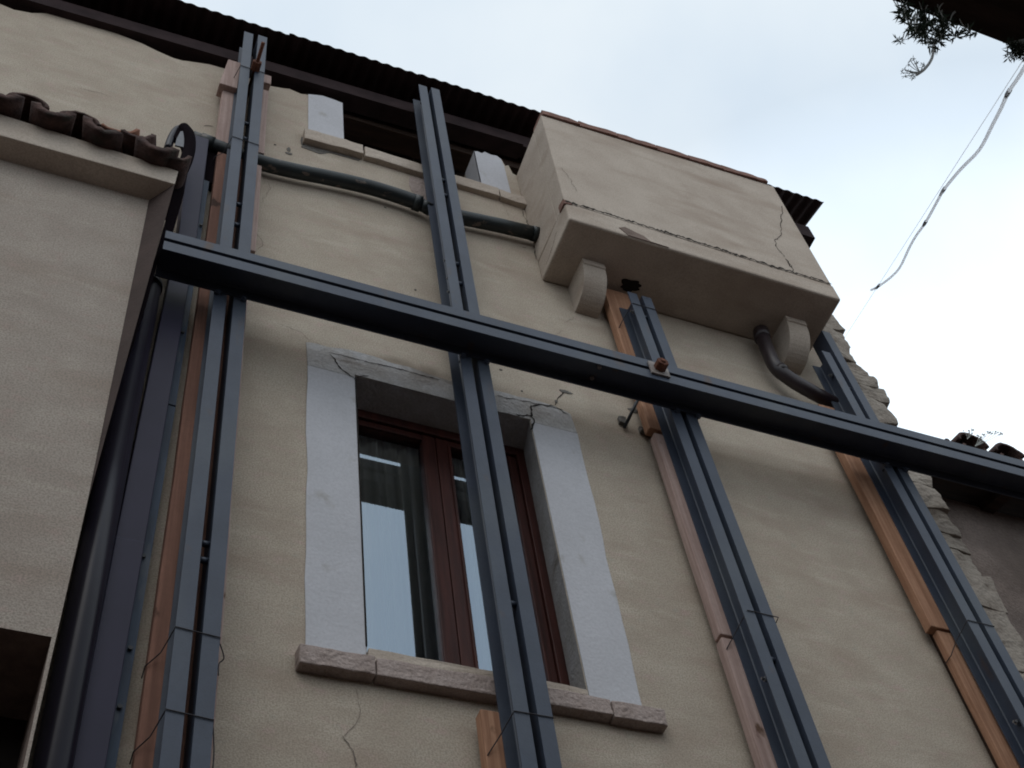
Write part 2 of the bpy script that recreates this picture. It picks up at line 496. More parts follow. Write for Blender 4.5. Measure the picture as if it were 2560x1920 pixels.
# reveal of the lower window, splayed
bm = B()
a = [bm.verts.new((p[0], 0.0, p[1])) for p in hf]
b = [bm.verts.new((p[0], 0.16, p[1])) for p in hb]
c = [bm.verts.new((p[0], 0.32, p[1])) for p in hb]
for i in range(4):
    j = (i + 1) % 4
    bm.faces.new((a[i], a[j], b[j], b[i]))
    bm.faces.new((b[i], b[j], c[j], c[i]))
obj('window_reveal', bm, LINT, house)

# corner stones at the right-hand edge
bm = B()
z = -1.55
edge = [(7.6, 4.22), (6.99, 4.24), (6.86, 4.265), (6.66, 4.262), (6.56, 4.225), (6.42, 4.25), (6.32, 4.285), (6.10, 4.30), (6.04, 4.275), (5.91, 4.27), (5.7, 4.26), (5.2, 4.285), (4.6, 4.27), (4.2, 4.285), (3.5, 4.27), (-1.6, 4.27)]
def edgex(z):
    for (z1, x1), (z2, x2) in zip(edge, edge[1:]):
        if z2 <= z <= z1:
            return x2 + (x1 - x2) * (z - z2) / (z1 - z2)
    return 4.26
k = 0
while z < 7.55:
    h = random.choice((0.12, 0.16, 0.2, 0.24))
    jx = random.uniform(-0.04, 0.03)
    v0 = len(bm.verts)
    b2 = B()
    xe = edgex(z + h / 2) + jx * 0.6
    box(b2, 3.988, xe, random.uniform(-0.012, 0.004), 0.55, z + 0.006, z + h - 0.004)
    subdiv(b2, 5)
    rough(b2, 0.024, 8, k)
    rough(b2, 0.009, 30, k)
    me = bpy.data.meshes.new('t'); b2.to_mesh(me); b2.free(); bm.from_mesh(me); bpy.data.meshes.remove(me)
    z += h; k += 1
box(bm, 3.99, 4.2, 0.02, 0.5, -1.55, 7.5)
obj('corner_stones', bm, RUB, house, bevel=0.004)
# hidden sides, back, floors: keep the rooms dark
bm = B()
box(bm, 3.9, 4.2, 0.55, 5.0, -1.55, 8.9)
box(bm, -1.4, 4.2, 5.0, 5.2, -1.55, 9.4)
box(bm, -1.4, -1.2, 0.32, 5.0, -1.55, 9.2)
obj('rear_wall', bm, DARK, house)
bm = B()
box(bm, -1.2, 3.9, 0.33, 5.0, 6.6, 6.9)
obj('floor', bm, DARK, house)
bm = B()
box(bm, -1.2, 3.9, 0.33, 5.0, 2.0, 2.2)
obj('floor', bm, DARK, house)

# window surround, painted white, a few mm proud
def wob(pts, n, amp, s):
    o = []
    for (x0, z0), (x1, z1) in zip(pts, pts[1:]):
        for i in range(n):
            t = i / n
            x, zz_ = x0 + (x1 - x0) * t, z0 + (z1 - z0) * t
            o.append((x + amp * noise.noise(Vector((x * 9, zz_ * 9, s))), zz_ + amp * noise.noise(Vector((x * 9, zz_ * 9, s + 5)))))
    o.append(pts[-1])
    return o
bm = B()
prism(bm, wob([(0.942, 3.30), (0.944, 4.985)], 14, 0.008, 1) + [(1.152, 4.985), (1.153, 3.30)], -0.004, 0.0)
obj('window_surround', bm, WH, house)
bm = B()
prism(bm, [(1.974, 3.30), (1.974, 4.985)] + wob([(2.200, 4.985), (2.18, 3.30)], 14, 0.010, 2), -0.004, 0.0)
obj('window_surround', bm, WH, house)
bm = B()
prism(bm, [(0.944, 4.985)] + wob([(0.944, 5.165), (1.1, 5.185), (1.35, 5.175), (1.6, 5.165), (1.9, 5.165), (2.12, 5.15), (2.19, 5.125)], 9, 0.022, 3) + [(2.198, 4.985), (1.974, 4.985), (1.974, 5.002), (1.60, 4.996), (1.152, 5.002), (1.152, 4.985)], -0.005, 0.0)
obj('lintel', bm, LINT, house)
# upper opening: white jambs
bm = B()
prism(bm, [(0.935, 7.29), (0.933, 7.86), (0.98, 7.885), (1.02, 7.905), (1.09, 7.90), (1.14, 7.89), (1.14, 7.29)], -0.004, 0.0)
box(bm, 1.14, 1.144, -0.004, 0.15, 7.29, 7.89)
obj('upper_jamb', bm, WH, house)
bm = B()
prism(bm, [(1.976, 7.29), (1.976, 7.78), (2.0, 7.797), (2.03, 7.79), (2.05, 7.826), (2.09, 7.81), (2.13, 7.822), (2.155, 7.79), (2.165, 7.70), (2.165, 7.29)], -0.004, 0.0)
box(bm, 1.976, 1.98, -0.004, 0.15, 7.29, 7.785)
obj('upper_jamb', bm, WH, house)
# sills
def stone(name, x0, x1, y0, y1, za0, zb0, za1, zb1, seed, m=STN):
    bm = B()
    hexa(bm, [(x0, y0, za0), (x1, y0, za1), (x1, y1, za1), (x0, y1, za0), (x0, y0, zb0), (x1, y0, zb1), (x1, y1, zb1), (x0, y1, zb0)])
    bmesh.ops.bisect_plane(bm, geom=bm.verts[:] + bm.edges[:] + bm.faces[:], plane_co=((x0 + x1) / 2, 0, 0), plane_no=(1, 0, 0))
    subdiv(bm, 4)
    rough(bm, 0.004, 14, seed); rough(bm, 0.003, 60, seed)
    return obj(name, bm, m, house, bevel=0.004)
stone('window_sill', 0.912, 1.172, -0.047, 0.15, 3.212, 3.292, 3.220, 3.300, 1)
stone('window_sill', 1.176, 2.03, -0.045, 0.15, 3.220, 3.300, 3.243, 3.318, 2)
stone('window_sill', 2.033, 2.24, -0.046, 0.15, 3.236, 3.312, 3.240, 3.316, 3)
stone('window_sill', 1.16, 1.968, -0.012, 0.16, 3.31, 3.372, 3.32, 3.378, 4, PLB)
stone('window_sill', 0.905, 1.245, -0.042, 0.10, 7.155, 7.285, 7.183, 7.300, 5, PLB)
stone('window_sill', 1.256, 2.068, -0.034, 0.20, 7.183, 7.300, 7.190, 7.292, 6, PLB)
stone('window_sill', 2.075, 2.232, -0.034, 0.10, 7.186, 7.288, 7.176, 7.272, 7, PLB)

# cracks and bare patches
N0 = (0, -1, 0)
for pts, w in [
    ([P(4, 1700, 460), P(4, 1775, 490), P(4, 1860, 530)], 0.004),
    ([P(4, 1860, 530), P(4, 1900, 570), P(4, 1975, 600)], 0.003),
    ([P(5, 60, 655, -.005), P(5, 130, 750, -.005), P(5, 190, 785, -.005), P(5, 213, 810, -.005)], 0.0085),
    ([P(5, 213, 800, -.005), P(5, 300, 785, -.005)], 0.0055),
    ([P(5, 60, 640, -.005), P(5, 250, 690, -.005), P(5, 460, 740, -.005), P(5, 620, 780, -.005), P(5, 740, 810, -.005)], 0.0062),
    ([P(5, 1080, 1005, -.005), P(5, 1200, 1025, -.005)], 0.006),
    ([P(5, 1200, 1022, -.005), P(5, 1300, 1030, -.005)], 0.014),
    ([P(5, 1296, 1000, -.005), P(5, 1310, 1060, -.005), P(5, 1290, 1120, -.005)], 0.014),
    ([P(5, 1296, 1005, -.005), P(5, 1300, 975, -.005), P(5, 1330, 963, -.005), P(5, 1440, 975, -.005)], 0.010),
    ([P(5, 1440, 975, -.005), P(5, 1530, 1030, -.005)], 0.006),
    ([P(5, 1445, 970), P(5, 1455, 930), P(5, 1500, 890)], 0.007),
    ([P(5, 1080, 905, -.005), P(5, 1290, 950, -.005), P(5, 1500, 1000, -.005)], 0.0055),
    ([P(5, 1440, 600 - 65), P(5, 1500, 510)], 0.003), ([P(5, 1500, 460), P(5, 1560, 425)], 0.004),
    ([P(1, 470, 540), P(1, 610, 570), P(1, 690, 600)], 0.004),
    ([P(1, 1250, 775), P(1, 1310, 778)], 0.006),
    ([P(1, 1640, 1110), P(1, 1660, 1160), P(1, 1600, 1250)], 0.003),
    ([P(1, 1580, 1440), P(1, 1615, 1500), P(1, 1590, 1540)], 0.004),
    ([P(8, 225, 1180), P(8, 240, 1290), P(8, 255, 1350), P(8, 190, 1420), P(8, 140, 1470)], 0.003),
    ([P(8, 135, 1460), P(8, 170, 1510), P(8, 205, 1600), P(8, 215, 1659)], 0.006),
    ([P(2, 1120, 1240), P(2, 1160, 1330)], 0.003), ([P(2, 1240, 1290), P(2, 1280, 1400)], 0.005), ([P(2, 1310, 1480), P(2, 1330, 1600)], 0.005),
    ([P(2, 1240, 1520), P(2, 1270, 1525)], 0.008),
    ([P(5, 170 + 2, 330), P(5, 176, 332)], 0.01),
]:
    bm = B(); ribbon(bm, pts, w * (0.75 if w < .005 else 1), N0); obj('crack', bm, CRG if w < .005 or pts[0].z < 3.2 else CRK, house)
def blob(bm, c, rx, rz, Y=-0.002, seed=0, yn=True):
    pts = []
    for i in range(18):
        a = 2 * math.pi * i / 18
        k = 1 + 0.45 * noise.noise(Vector((math.cos(a) * 1.7, math.sin(a) * 1.7, seed)))
        pts.append((c.x + rx * k * math.cos(a), c.z + rz * k * math.sin(a)))
    prism(bm, pts, Y, 0.0)
for i, (c, rx, rz) in enumerate([(P(1, 1775, 920), 0.012, 0.022), (P(1, 1775, 945), 0.02, 0.012), (P(1, 1860, 870), 0.012, 0.05), (P(1, 1690, 890), 0.007, 0.004),
                                (P(5, 1505, 884), 0.032, 0.013), (P(5, 1450, 945), 0.008, 0.01), (P(5, 1925, 1000), 0.03, 0.016), (P(2, 400, 1275), 0.006, 0.005),
                                (P(2, 1245, 1265), 0.012, 0.02), (P(5, 585, 258), 0.005, 0.006), (P(5, 1240, 880), 0.006, 0.004), (P(5, 1110, 750), 0.008, 0.006)]):
    bm = B(); blob(bm, c, rx, rz, -0.003, i); obj('bare_patch', bm, CEM, house)
bm = B()
# broken plaster under the left end of the upper sill
loop = [P(1, 1850, 905), P(1, 1880, 850), P(2, 0, 900), P(2, 250, 975), P(2, 240, 990), P(2, 60, 940), P(2, 0, 948), P(1, 1930, 935)]
prism(bm, [(p.x, p.z) for p in loop], -0.003, 0.0)
obj('bare_patch', bm, CEM, house)
bm = B()
loop = [P(2, 550, 1085), P(2, 640, 1105), P(2, 655, 1270), P(2, 600, 1215), P(2, 560, 1170), P(2, 545, 1130)]
prism(bm, [(p.x, p.z) for p in loop], -0.004, 0.0)
obj('bare_patch', bm, STN, house)

# ---- lower window
FY = 0.16
win = obj('window', (lambda bm: (box(bm, 1.13, 1.165, FY, FY + .07, 3.38, 5.0), box(bm, 1.965, 2.005, FY, FY + .07, 3.38, 5.0),
          box(bm, 1.165, 1.965, FY, FY + .07, 4.945, 5.0), box(bm, 1.165, 1.965, FY, FY + .07, 3.38, 3.43), bm)[-1])(B()), MAH, house, bevel=0.004)
def sash(x0, x1, lw, rw, tilt):
    y0, y1 = FY + 0.012, FY + 0.06
    z0, z1 = 3.435, 4.94
    bm = B()
    box(bm, x0, x0 + lw, y0, y1, z0, z1); box(bm, x1 - rw, x1, y0, y1, z0, z1)
    box(bm, x0 + lw, x1 - rw, y0 + .001, y1, z1 - 0.05, z1); box(bm, x0 + lw, x1 - rw, y0 + .001, y1, z0, z0 + 0.06)
    a0, a1, c0, c1 = x0 + lw, x1 - rw, z0 + 0.06, z1 - 0.05
    # glazing bead, proud of the sash so that its edge catches light
    w, q = 0.012, y0 - 0.008
    box(bm, a0 - w, a0, q, y0, c0 - w, c1 + w); box(bm, a1, a1 + w, q, y0, c0 - w, c1 + w)
    box(bm, a0, a1, q, y0, c1, c1 + w); box(bm, a0, a1, q, y0, c0 - w, c0)
    s = obj('sash', bm, MAH, win, bevel=0.003)
    bm = B()
    yc = y0 + 0.022
    dz = math.tan(R(tilt)) * (c1 - c0) / 2
    v = [bm.verts.new(p) for p in [(a0 - .005, yc + dz, c0 - .005), (a1 + .005, yc + dz, c0 - .005), (a1 + .005, yc - dz, c1 + .005), (a0 - .005, yc - dz, c1 + .005)]]
    bm.faces.new(v)
    obj('pane', bm, GLS, s)
sash(1.167, 1.576, 0.045, 0.064, 0.0)
sash(1.580, 1.963, 0.064, 0.045, 0.0)
# reveal edge joint, dark line on the left jamb
bm = B()
box(bm, 1.1525, 1.159, -0.0062, 0.004, 3.385, 4.985)
obj('joint', bm, CRK, house)
# curtains
for k, (x0, x1, nm) in enumerate([(1.135, 1.57, 'left'), (1.585, 2.0, 'right')]):
    bm = B()
    n, rows = 90, 10
    g = []
    for j in range(rows + 1):
        zz_ = 3.32 + (4.95 - 3.32) * j / rows
        r_ = []
        for i in range(n + 1):
            x = x0 + (x1 - x0) * i / n
            y = 0.247 + 0.012 * math.sin(x * 85 + 1.5 * math.sin(x * 17)) + 0.006 * math.sin(x * 190 + zz_)
            r_.append(bm.verts.new((x, y, zz_)))
        g.append(r_)
    for j in range(rows):
        for i in range(n):
            bm.faces.new((g[j][i], g[j][i + 1], g[j + 1][i + 1], g[j + 1][i]))
    tag(obj('curtain', bm, CUR, None, True), 'pleated grey curtain behind the %s pane of the brown window' % nm, 'curtain', 'curtains behind the window')

# ---- balcony
zb = lambda x: 6.362 + 0.010 * (x - 2.22)
zc = lambda x: 6.555 - 0.012 * (x - 2.22)
zt = lambda x: 7.70 + 0.048 * (x - 2.25)
YB = -0.39
bal = obj('balcony', (lambda bm: (hexa(bm, [(2.22, YB, zb(2.22)), (3.876, YB, zb(3.876)), (3.876, 0.0, zb(3.876)), (2.225, 0.0, zb(2.22)),
                                   (2.222, YB, zc(2.22)), (3.876, YB, zc(3.876)), (3.876, 0.0, zc(3.876)), (2.227, 0.0, zc(2.22))]), bm)[-1])(B()), PLB, house, bevel=0.012)
bm = B()
g_ = 0.006
hexa(bm, [(2.228, YB + .006, zc(2.22) + g_), (3.872, YB + .004, zc(3.87) + g_), (3.872, YB + .12, zc(3.87) + g_), (2.228, YB + .12, zc(2.22) + g_),
          (2.252, YB + .004, zt(2.25)), (3.872, YB + .004, zt(3.87)), (3.872, YB + .12, zt(3.87)), (2.250, YB + .12, zt(2.25))])
hexa(bm, [(2.228, YB + .12, zc(2.22) + g_), (2.33, YB + .12, zc(2.22) + g_), (2.33, 0.0, zc(2.22) + g_), (2.228, 0.0, zc(2.22) + g_),
          (2.250, YB + .12, 7.70), (2.35, YB + .12, 7.70), (2.34, 0.0, 7.62), (2.236, 0.0, 7.62)])
hexa(bm, [(3.77, YB + .12, zc(3.87) + g_), (3.872, YB + .12, zc(3.87) + g_), (3.872, 0.0, zc(3.87) + g_), (3.77, 0.0, zc(3.87) + g_),
          (3.77, YB + .12, zt(3.87)), (3.872, YB + .12, zt(3.87)), (3.872, 0.0, zt(3.87)), (3.77, 0.0, zt(3.87))])
obj('parapet', bm, PLB, bal, bevel=0.006)
bm = B()
x = 2.262
k = 0
while x < 3.80:
    w = random.uniform(0.22, 0.28)
    b2 = B()
    x1 = min(x + w, 3.83)
    hexa(b2, [(x, YB - .012 + random.uniform(0, .01), zt(x) + .002), (x1 - .004, YB - .012, zt(x1) + .002), (x1 - .004, YB + .13, zt(x1) + .002), (x, YB + .13, zt(x) + .002),
              (x, YB - .006, zt(x) + .062), (x1 - .004, YB - .006, zt(x1) + .058), (x1 - .004, YB + .13, zt(x1) + .06), (x, YB + .13, zt(x) + .06)])
    subdiv(b2, 3); rough(b2, 0.006, 20, k)
    me = bpy.data.meshes.new('t'); b2.to_mesh(me); b2.free(); bm.from_mesh(me); bpy.data.meshes.remove(me)
    x += w; k += 1
obj('brick_coping', bm, BRK, bal)
def corbel(x0, x1, ys, zs, zw):
    """quarter-round bracket"""
    prof = [(0.0, zs), (ys, zs), (ys, zs - 0.045), (ys + 0.008, zs - 0.047)]
    for i in range(1, 13):
        a = math.pi / 2 * i / 12
        prof.append(((ys + 0.008) * math.cos(a) ** 0.85, zs - 0.047 - (zs - 0.047 - zw) * math.sin(a)))
    bm = B()
    extr(bm, prof, (x0, 0, 0), (x1, 0, 0), (0, 1, 0), (0, 0, 1))
    return obj('corbel', bm, PLB, bal, bevel=0.004)
corbel(2.375, 2.508, -0.195, 6.363, 6.115)
corbel(3.612, 3.742, -0.205, 6.375, 6.125)
bm = B()
NF = (0, -1, 0); NL = (-1, 0, 0); NB = (0, 0, -1)
pf = lambda r, x, y: P(r, x, y, YB + .004)
bm = B(); ribbon(bm, [Vector((2.222, YB - .001, zc(2.22) + .004)), Vector((2.30, YB - .001, zc(2.3) + .002))], 0.030, NF, 0.003); obj('crack', bm, CRK, bal)
bm = B(); ribbon(bm, [Vector((2.30, YB - .001, zc(2.3) + .003)), Vector((2.7, YB - .001, zc(2.7) + .003)), Vector((3.2, YB - .001, zc(3.2) + .004)), Vector((3.87, YB - .001, zc(3.87) + .004))], 0.025, NF, 0.003); obj('crack', bm, CRK, bal)
bm = B(); ribbon(bm, [pf(3, 725, 1265), pf(3, 722, 1350), pf(3, 715, 1450), pf(3, 680, 1475), pf(3, 690, 1520), pf(3, 740, 1580)], 0.006, NF); obj('crack', bm, CRK, bal)
bm = B(); ribbon(bm, [pf(3, 745, 1590), pf(3, 785, 1645)], 0.016, NF); obj('crack', bm, CRK, bal)
bm = B(); ribbon(bm, [pf(6, 785, 105), pf(6, 800, 165)], 0.006, NF); obj('crack', bm, CRK, bal)
bm = B(); ribbon(bm, [pf(2, 1480, 1030), pf(2, 1540, 1110), pf(2, 1580, 1180)], 0.003, NF); obj('crack', bm, CRK, bal)
bm = B(); ribbon(bm, [pf(2, 1730, 1275), pf(2, 1805, 1325)], 0.003, NF); obj('crack', bm, CRK, bal)
bm = B(); ribbon(bm, [Vector((2.226, -0.36, 6.53)), Vector((2.226, -0.30, 6.50)), Vector((2.224, -0.2, 6.44)), Vector((2.224, -0.08, 6.40))], 0.006, NL); obj('crack', bm, CRK, bal)
bm = B(); ribbon(bm, [Vector((2.225, -0.385, 6.60)), Vector((2.225, -0.34, 6.56))], 0.03, NL); obj('crack', bm, CRK, bal)
bm = B()
b2 = [(0, 0)]
# broken corner showing brick
hexa(bm, [(2.217, YB - .003, 6.525), (2.262, YB - .003, 6.535), (2.262, YB + .05, 6.535), (2.217, YB + .06, 6.53),
          (2.219, YB - .003, 6.575), (2.262, YB - .003, 6.57), (2.262, YB + .05, 6.57), (2.219, YB + .06, 6.60)])
subdiv(bm, 3); rough(bm, 0.006, 30, 3)
obj('broken_corner', bm, BRK, bal)
bm = B()
# spalled lower edge
loop = [pf(2, 1835, 1405), pf(2, 1870, 1400), pf(2, 1940, 1435), pf(2, 1985, 1455), pf(2, 2030, 1490)] + [Vector((x_, 0, zb(x_) + .006)) for x_ in (2.80, 2.68, 2.56)]
prism(bm, [(p.x, p.z) for p in loop], YB - .003, YB + .01)
obj('bare_patch', bm, BRN2, bal)
# hole broken into the soffit above the third post
bm = B()
pts = []
hv = P(5, 1903, 228, 0); hs_ = 6.365 / hv.z; hc = Vector((hv.x * hs_, -D + (hv.y + D) * hs_, 0))
for i in range(26):
    a = 2 * math.pi * i / 26
    k = 1 + 0.5 * noise.noise(Vector((math.cos(a) * 2.2, math.sin(a) * 2.2, 3.3)))
    pts.append(bm.verts.new((hc.x + 0.062 * k * math.cos(a), hc.y + 0.040 * k * math.sin(a), zb(2.66) - 0.003)))
bm.faces.new(pts)
obj('soffit_hole', bm, CRK, bal)

# ---- roof sheets, purlin, wall plate
rz = lambda x, y: 8.225 + 0.027 * x + 0.27 * (y + 0.18)
x = -1.7
k = 0
while x < 4.5:
    x1 = min(x + 0.86, 4.565)
    bm = B()
    n = int((x1 + 0.07 - x) / 0.0095)
    off = 0.006 * (k % 2) + random.uniform(0, .008)
    yo = random.uniform(-0.012, 0.012)
    rowv = []
    for (y, kk) in ((-0.18 + yo, 0), (0.04, 1), (2.0, 2), (5.2, 3)):
        r_ = []
        for i in range(n + 1):
            xx = min(x + i * 0.0095, 4.565)
            r_.append(bm.verts.new((xx, y, rz(xx, y) + off + 0.0095 * math.sin(xx * 2 * math.pi / 0.076) + (0.004 * noise.noise(Vector((xx * 30, k, 0))) if kk == 0 else 0))))
        rowv.append(r_)
    for a, b in zip(rowv, rowv[1:]):
        for i in range(n):
            bm.faces.new((a[i], a[i + 1], b[i + 1], b[i]))
    obj('roof_sheet', bm, CORR, house, True)
    x += 0.82; k += 1
def sloped(bm, x0, x1, y0, y1, zf, h):
    hexa(bm, [(x0, y0, zf(x0)), (x1, y0, zf(x1)), (x1, y1, zf(x1)), (x0, y1, zf(x0)), (x0, y0, zf(x0) + h), (x1, y0, zf(x1) + h), (x1, y1, zf(x1) + h), (x0, y1, zf(x0) + h)])
bm = B()
sloped(bm, -1.7, 2.32, -0.03, 0.05, lambda x: 7.895 + 0.062 * x, 0.165)
sloped(bm, -1.7, 2.32, -0.045, 0.065, lambda x: 7.888 + 0.062 * x, 0.008)
sloped(bm, 2.32, 4.47, -0.03, 0.05, lambda x: 8.039 + 0.005 * (x - 2.32), 0.165)
obj('purlin', bm, PUR, house)
bm = B()
sloped(bm, -1.7, 2.5, 0.09, 0.22, lambda x: 7.885 + 0.03 * x, 0.17)
for xx in (-0.9, 0.0, 0.85, 1.75, 2.6, 3.5):
    hexa(bm, [(xx, 0.07, 8.12 + .03 * xx), (xx + .08, 0.07, 8.12 + .03 * xx), (xx + .08, 4.9, 9.40), (xx, 4.9, 9.40), (xx, 0.07, 8.21 + .03 * xx), (xx + .08, 0.07, 8.21 + .03 * xx), (xx + .08, 4.9, 9.5), (xx, 4.9, 9.5)])
box(bm, 2.03, 2.13, 0.34, 0.44, 7.0, 8.2)
obj('rafters', bm, WDB, house)


# ------------------------------------------------------------------ steel posts and beam
YF, HP = -0.19, 0.108           # front of the posts, channel height
FL, GAP = 0.0535, 0.0294
def channel_prof(w, h, tw=0.006, tf=0.0075):
    """C section, web at a=0, flanges towards +a; b from 0 (front) to h (back)"""
    return [(0, 0), (w, 0), (w, tf * 0.75), (tw + .004, tf), (tw, tf + .004), (tw, h - tf - .004), (tw + .004, h - tf), (w, h - tf * 0.75), (w, h), (0, h)]
def rod(bm, a, b, r, seg=10):
    tube(bm, [a, b], r, seg)
def post(label, xc0, xc1, zt_l, zt_r, spacers, bolts, z0=-1.55):
    t = thing('steel_post', label, 'post', (xc0, YF, z0), 'twin channel posts bolted to the facade')
    for s, ztop in ((-1, zt_l), (1, zt_r)):
        bm = B()
        xt = xc0 + (xc1 - xc0) * (ztop - z0) / (max(zt_l, zt_r) - z0)
        extr(bm, channel_prof(FL, HP), (xc0 + s * GAP / 2, YF, z0), (xt + s * GAP / 2, YF, ztop), (s, 0, 0), (0, 1, 0))
        obj('channel', bm, STL, t)
    for zz_ in spacers:
        bm = B()
        xx = xc0 + (xc1 - xc0) * (zz_ - z0) / (zt_r - z0)
        rod(bm, (xx - GAP / 2, YF + .022, zz_), (xx + GAP / 2, YF + .022, zz_), 0.011, 14)
        obj('spacer', bm, STL, t, True)
    for zz_, yy in bolts:
        bm = B()
        xx = xc0 + (xc1 - xc0) * (zz_ - z0) / (zt_r - z0) - GAP / 2 - 0.006
        rod(bm, (xx - .018, YF + yy, zz_), (xx, YF + yy, zz_), 0.011, 6)
        rod(bm, (xx - .03, YF + yy, zz_), (xx, YF + yy, zz_), 0.006, 8)
        obj('bolt', bm, ZNC, t)
    return t
K = 0.9406
post('leftmost steel post, beside the brown downpipe, rusty rod near its top', 0.557, 0.557, 8.03, 8.045,
     [7.25 * K, 7.055 * K, 6.29 * K, 6.08 * K, 3.755 * K, 3.67 * K, 2.2, 2.1], [])
post('tall steel post crossing the brown framed window and reaching the tin roof', 1.640, 1.640, 8.085, 8.10,
     [7.29 * K, 7.10 * K, 6.32 * K, 6.12 * K, 3.78 * K], [(7.92, .05), (6.0, .05), (5.83, .05), (5.72, .06)])
post('short steel post ending under the middle of the balcony, below a broken hole', 2.705, 2.668, 6.14, 6.14,
     [5.95, 3.55, 2.2], [(6.03, .05), (3.47, .05)])
post('rightmost steel post, beside the bare corner stones and under the balcony end', 3.836, 3.834, 6.11, 6.352,
     [5.8, 3.3], [(5.95, .05), (3.52, .05), (5.3, .05)])

YBF, HB = -0.324, 0.134
bx0 = at(406.8, 621.7, YBF).x
bt = thing('steel_beam', 'long horizontal twin channel steel beam running across all four posts', 'beam', (bx0, YBF, 5.09), None)
zl = lambda x: 5.091 + 0.0135 * (x - 2.6)
for s, za, w in ((-1, 0.066, 0.066), (1, 0.093, 0.060)):
    bm = B()
    extr(bm, channel_prof(w, HB, 0.007, 0.008), (bx0, YBF, zl(bx0) + za), (7.5, YBF, zl(7.5) + za), (0, 0, s), (0, 1, 0))
    obj('channel', bm, STL, bt)
for xx in (0.75, 1.3, 2.1, 3.3, 4.6):
    bm = B()
    rod(bm, (xx, YBF + .05, zl(xx) + .066), (xx, YBF + .05, zl(xx) + .093), 0.012)
    obj('spacer', bm, STL, bt, True)
for (px, py) in ((1715, 725), (1670, 795)):
    bm = B()
    p = P(5, px, py, YBF + .05)
    # bolt heads on the lower face of the web
    zz_ = zl(p.x) + 0.059
    v = P(5, px, py, 0); sc_ = zz_ / v.z
    q = Vector((v.x * sc_, -D + (v.y + D) * sc_, zz_))
    rod(bm, q, q - Vector((0, 0, .012)), 0.010, 12)
    obj('bolt', bm, WAS, bt, True)
# clamp plates where beam meets posts
for xx in (0.557, 1.640, 2.69, 3.835):
    for sx in (-1, 1):
        bm = B()
        rod(bm, (xx + sx * .055, YF - .02, zl(xx) - .012), (xx + sx * .055, YF + .03, zl(xx) - .012), 0.008)
        rod(bm, (xx + sx * .055, YF - .012, zl(xx) - .012), (xx + sx * .055, YF - .0, zl(xx) - .012), 0.014, 6)
        obj('clamp_bolt', bm, STL, bt)

def hexnut(bm, c, r, y0, y1):
    tube(bm, [(c.x, y0, c.z), (c.x, y1, c.z)], r, 6)
# tie rods
c = Vector((2.500, 0, zl(2.5) + 0.08))
t = thing('tie_rod_end', 'rusty hexagonal nut on a square plate clamped to the front of the steel beam', 'nut', (c.x, YBF, c.z), 'rusty tie rod ends')
bm = B(); box(bm, c.x - .048, c.x + .048, YBF - .012, YBF - .001, c.z - .048, c.z + .048); obj('plate', bm, WAS, t, bevel=.002)
bm = B(); hexnut(bm, c, .030, YBF - .055, YBF - .012); obj('nut', bm, RUST, t, bevel=.002)
bm = B(); rod(bm, (c.x, YBF - .060, c.z), (c.x, YF, c.z), .013); obj('rod', bm, RUST, t, True)
c = P(1, 1566, 432, YF)
t = thing('tie_rod_end', 'rusty threaded rod and nut sticking out of the top of the leftmost post', 'rod', (c.x, YF, c.z), 'rusty tie rod ends')
bm = B(); hexnut(bm, c, .028, YF - .055, YF - .001); obj('nut', bm, RUST, t, bevel=.002)
bm = B(); rod(bm, (c.x, YF - .17, c.z), (c.x, 0.0, c.z), .011); obj('rod', bm, RUST, t, True)

# ------------------------------------------------------------------ timber planks behind the posts
def plank(x0, x1, z0, z1, y0, y1, m, label, seed, lean=0.0, x0t=None):
    bm = B()
    xt = x0 if x0t is None else x0t
    hexa(bm, [(x0, y0, z0), (x1, y0, z0), (x1, y1, z0), (x0, y1, z0), (xt, y0, z1), (x1 + lean, y0, z1), (x1 + lean, y1, z1), (xt, y1, z1)])
    for i in range(1, int((z1 - z0) / 0.25)):
        bmesh.ops.bisect_plane(bm, geom=bm.verts[:] + bm.edges[:] + bm.faces[:], plane_co=(0, 0, z0 + i * 0.25), plane_no=(0, 0, 1))
    for v in bm.verts:
        q = noise.noise_vector(Vector((seed, 0, v.co.z * 2)))
        v.co += Vector((q.x * 0.004, q.y * 0.002, 0))
    return tag(obj('timber_plank', bm, m, None, bevel=0.004), label, 'plank', 'timber packing planks behind the posts')
PF, PB = -0.082, -0.034
k1 = 0.974
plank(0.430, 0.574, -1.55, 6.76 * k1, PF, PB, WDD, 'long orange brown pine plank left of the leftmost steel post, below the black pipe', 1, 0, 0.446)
plank(0.560 + .02, 0.650, -1.55, 5.80 * k1, PF + .002, PB, WDP, 'pale pink plank edge along the right side of the leftmost post', 2, 0.004)
plank(0.590, 0.672, 5.84 * k1, 6.75 * k1, PF + .002, PB, WDP, 'short pink plank right of the leftmost post, just below the black pipe', 3)
plank(0.426, 0.52, 6.86 * k1, 7.60 * k1, PF, PB, WDP, 'pale weathered plank left of the leftmost post, above the black pipe', 4)
plank(0.58, 0.678, 6.90 * k1, 7.74 * k1, PF, PB, WDP, 'pale weathered plank with a ragged edge right of the leftmost post, above the pipe', 5)
plank(0.400, 0.50, 7.55 * k1, 7.93 * k1, PF - .035, PB, WDP, 'thick short block at the top left of the leftmost post', 6, 0, 0.428)
plank(0.61, 0.685, 7.80 * k1, 7.92 * k1, PF - .02, PB, WDP, 'small broken wood chip at the top right of the leftmost post', 7)
plank(1.507, 1.70, -1.55, 3.118, PF, PB, WDA, 'pine plank starting just under the stone window sill', 8)
plank(2.545, 2.70, 5.20 * k1 + .0, 6.330, PF, PB, WDA, 'orange pine plank left of the short post, rising to the balcony underside', 9, -.01, 2.545)
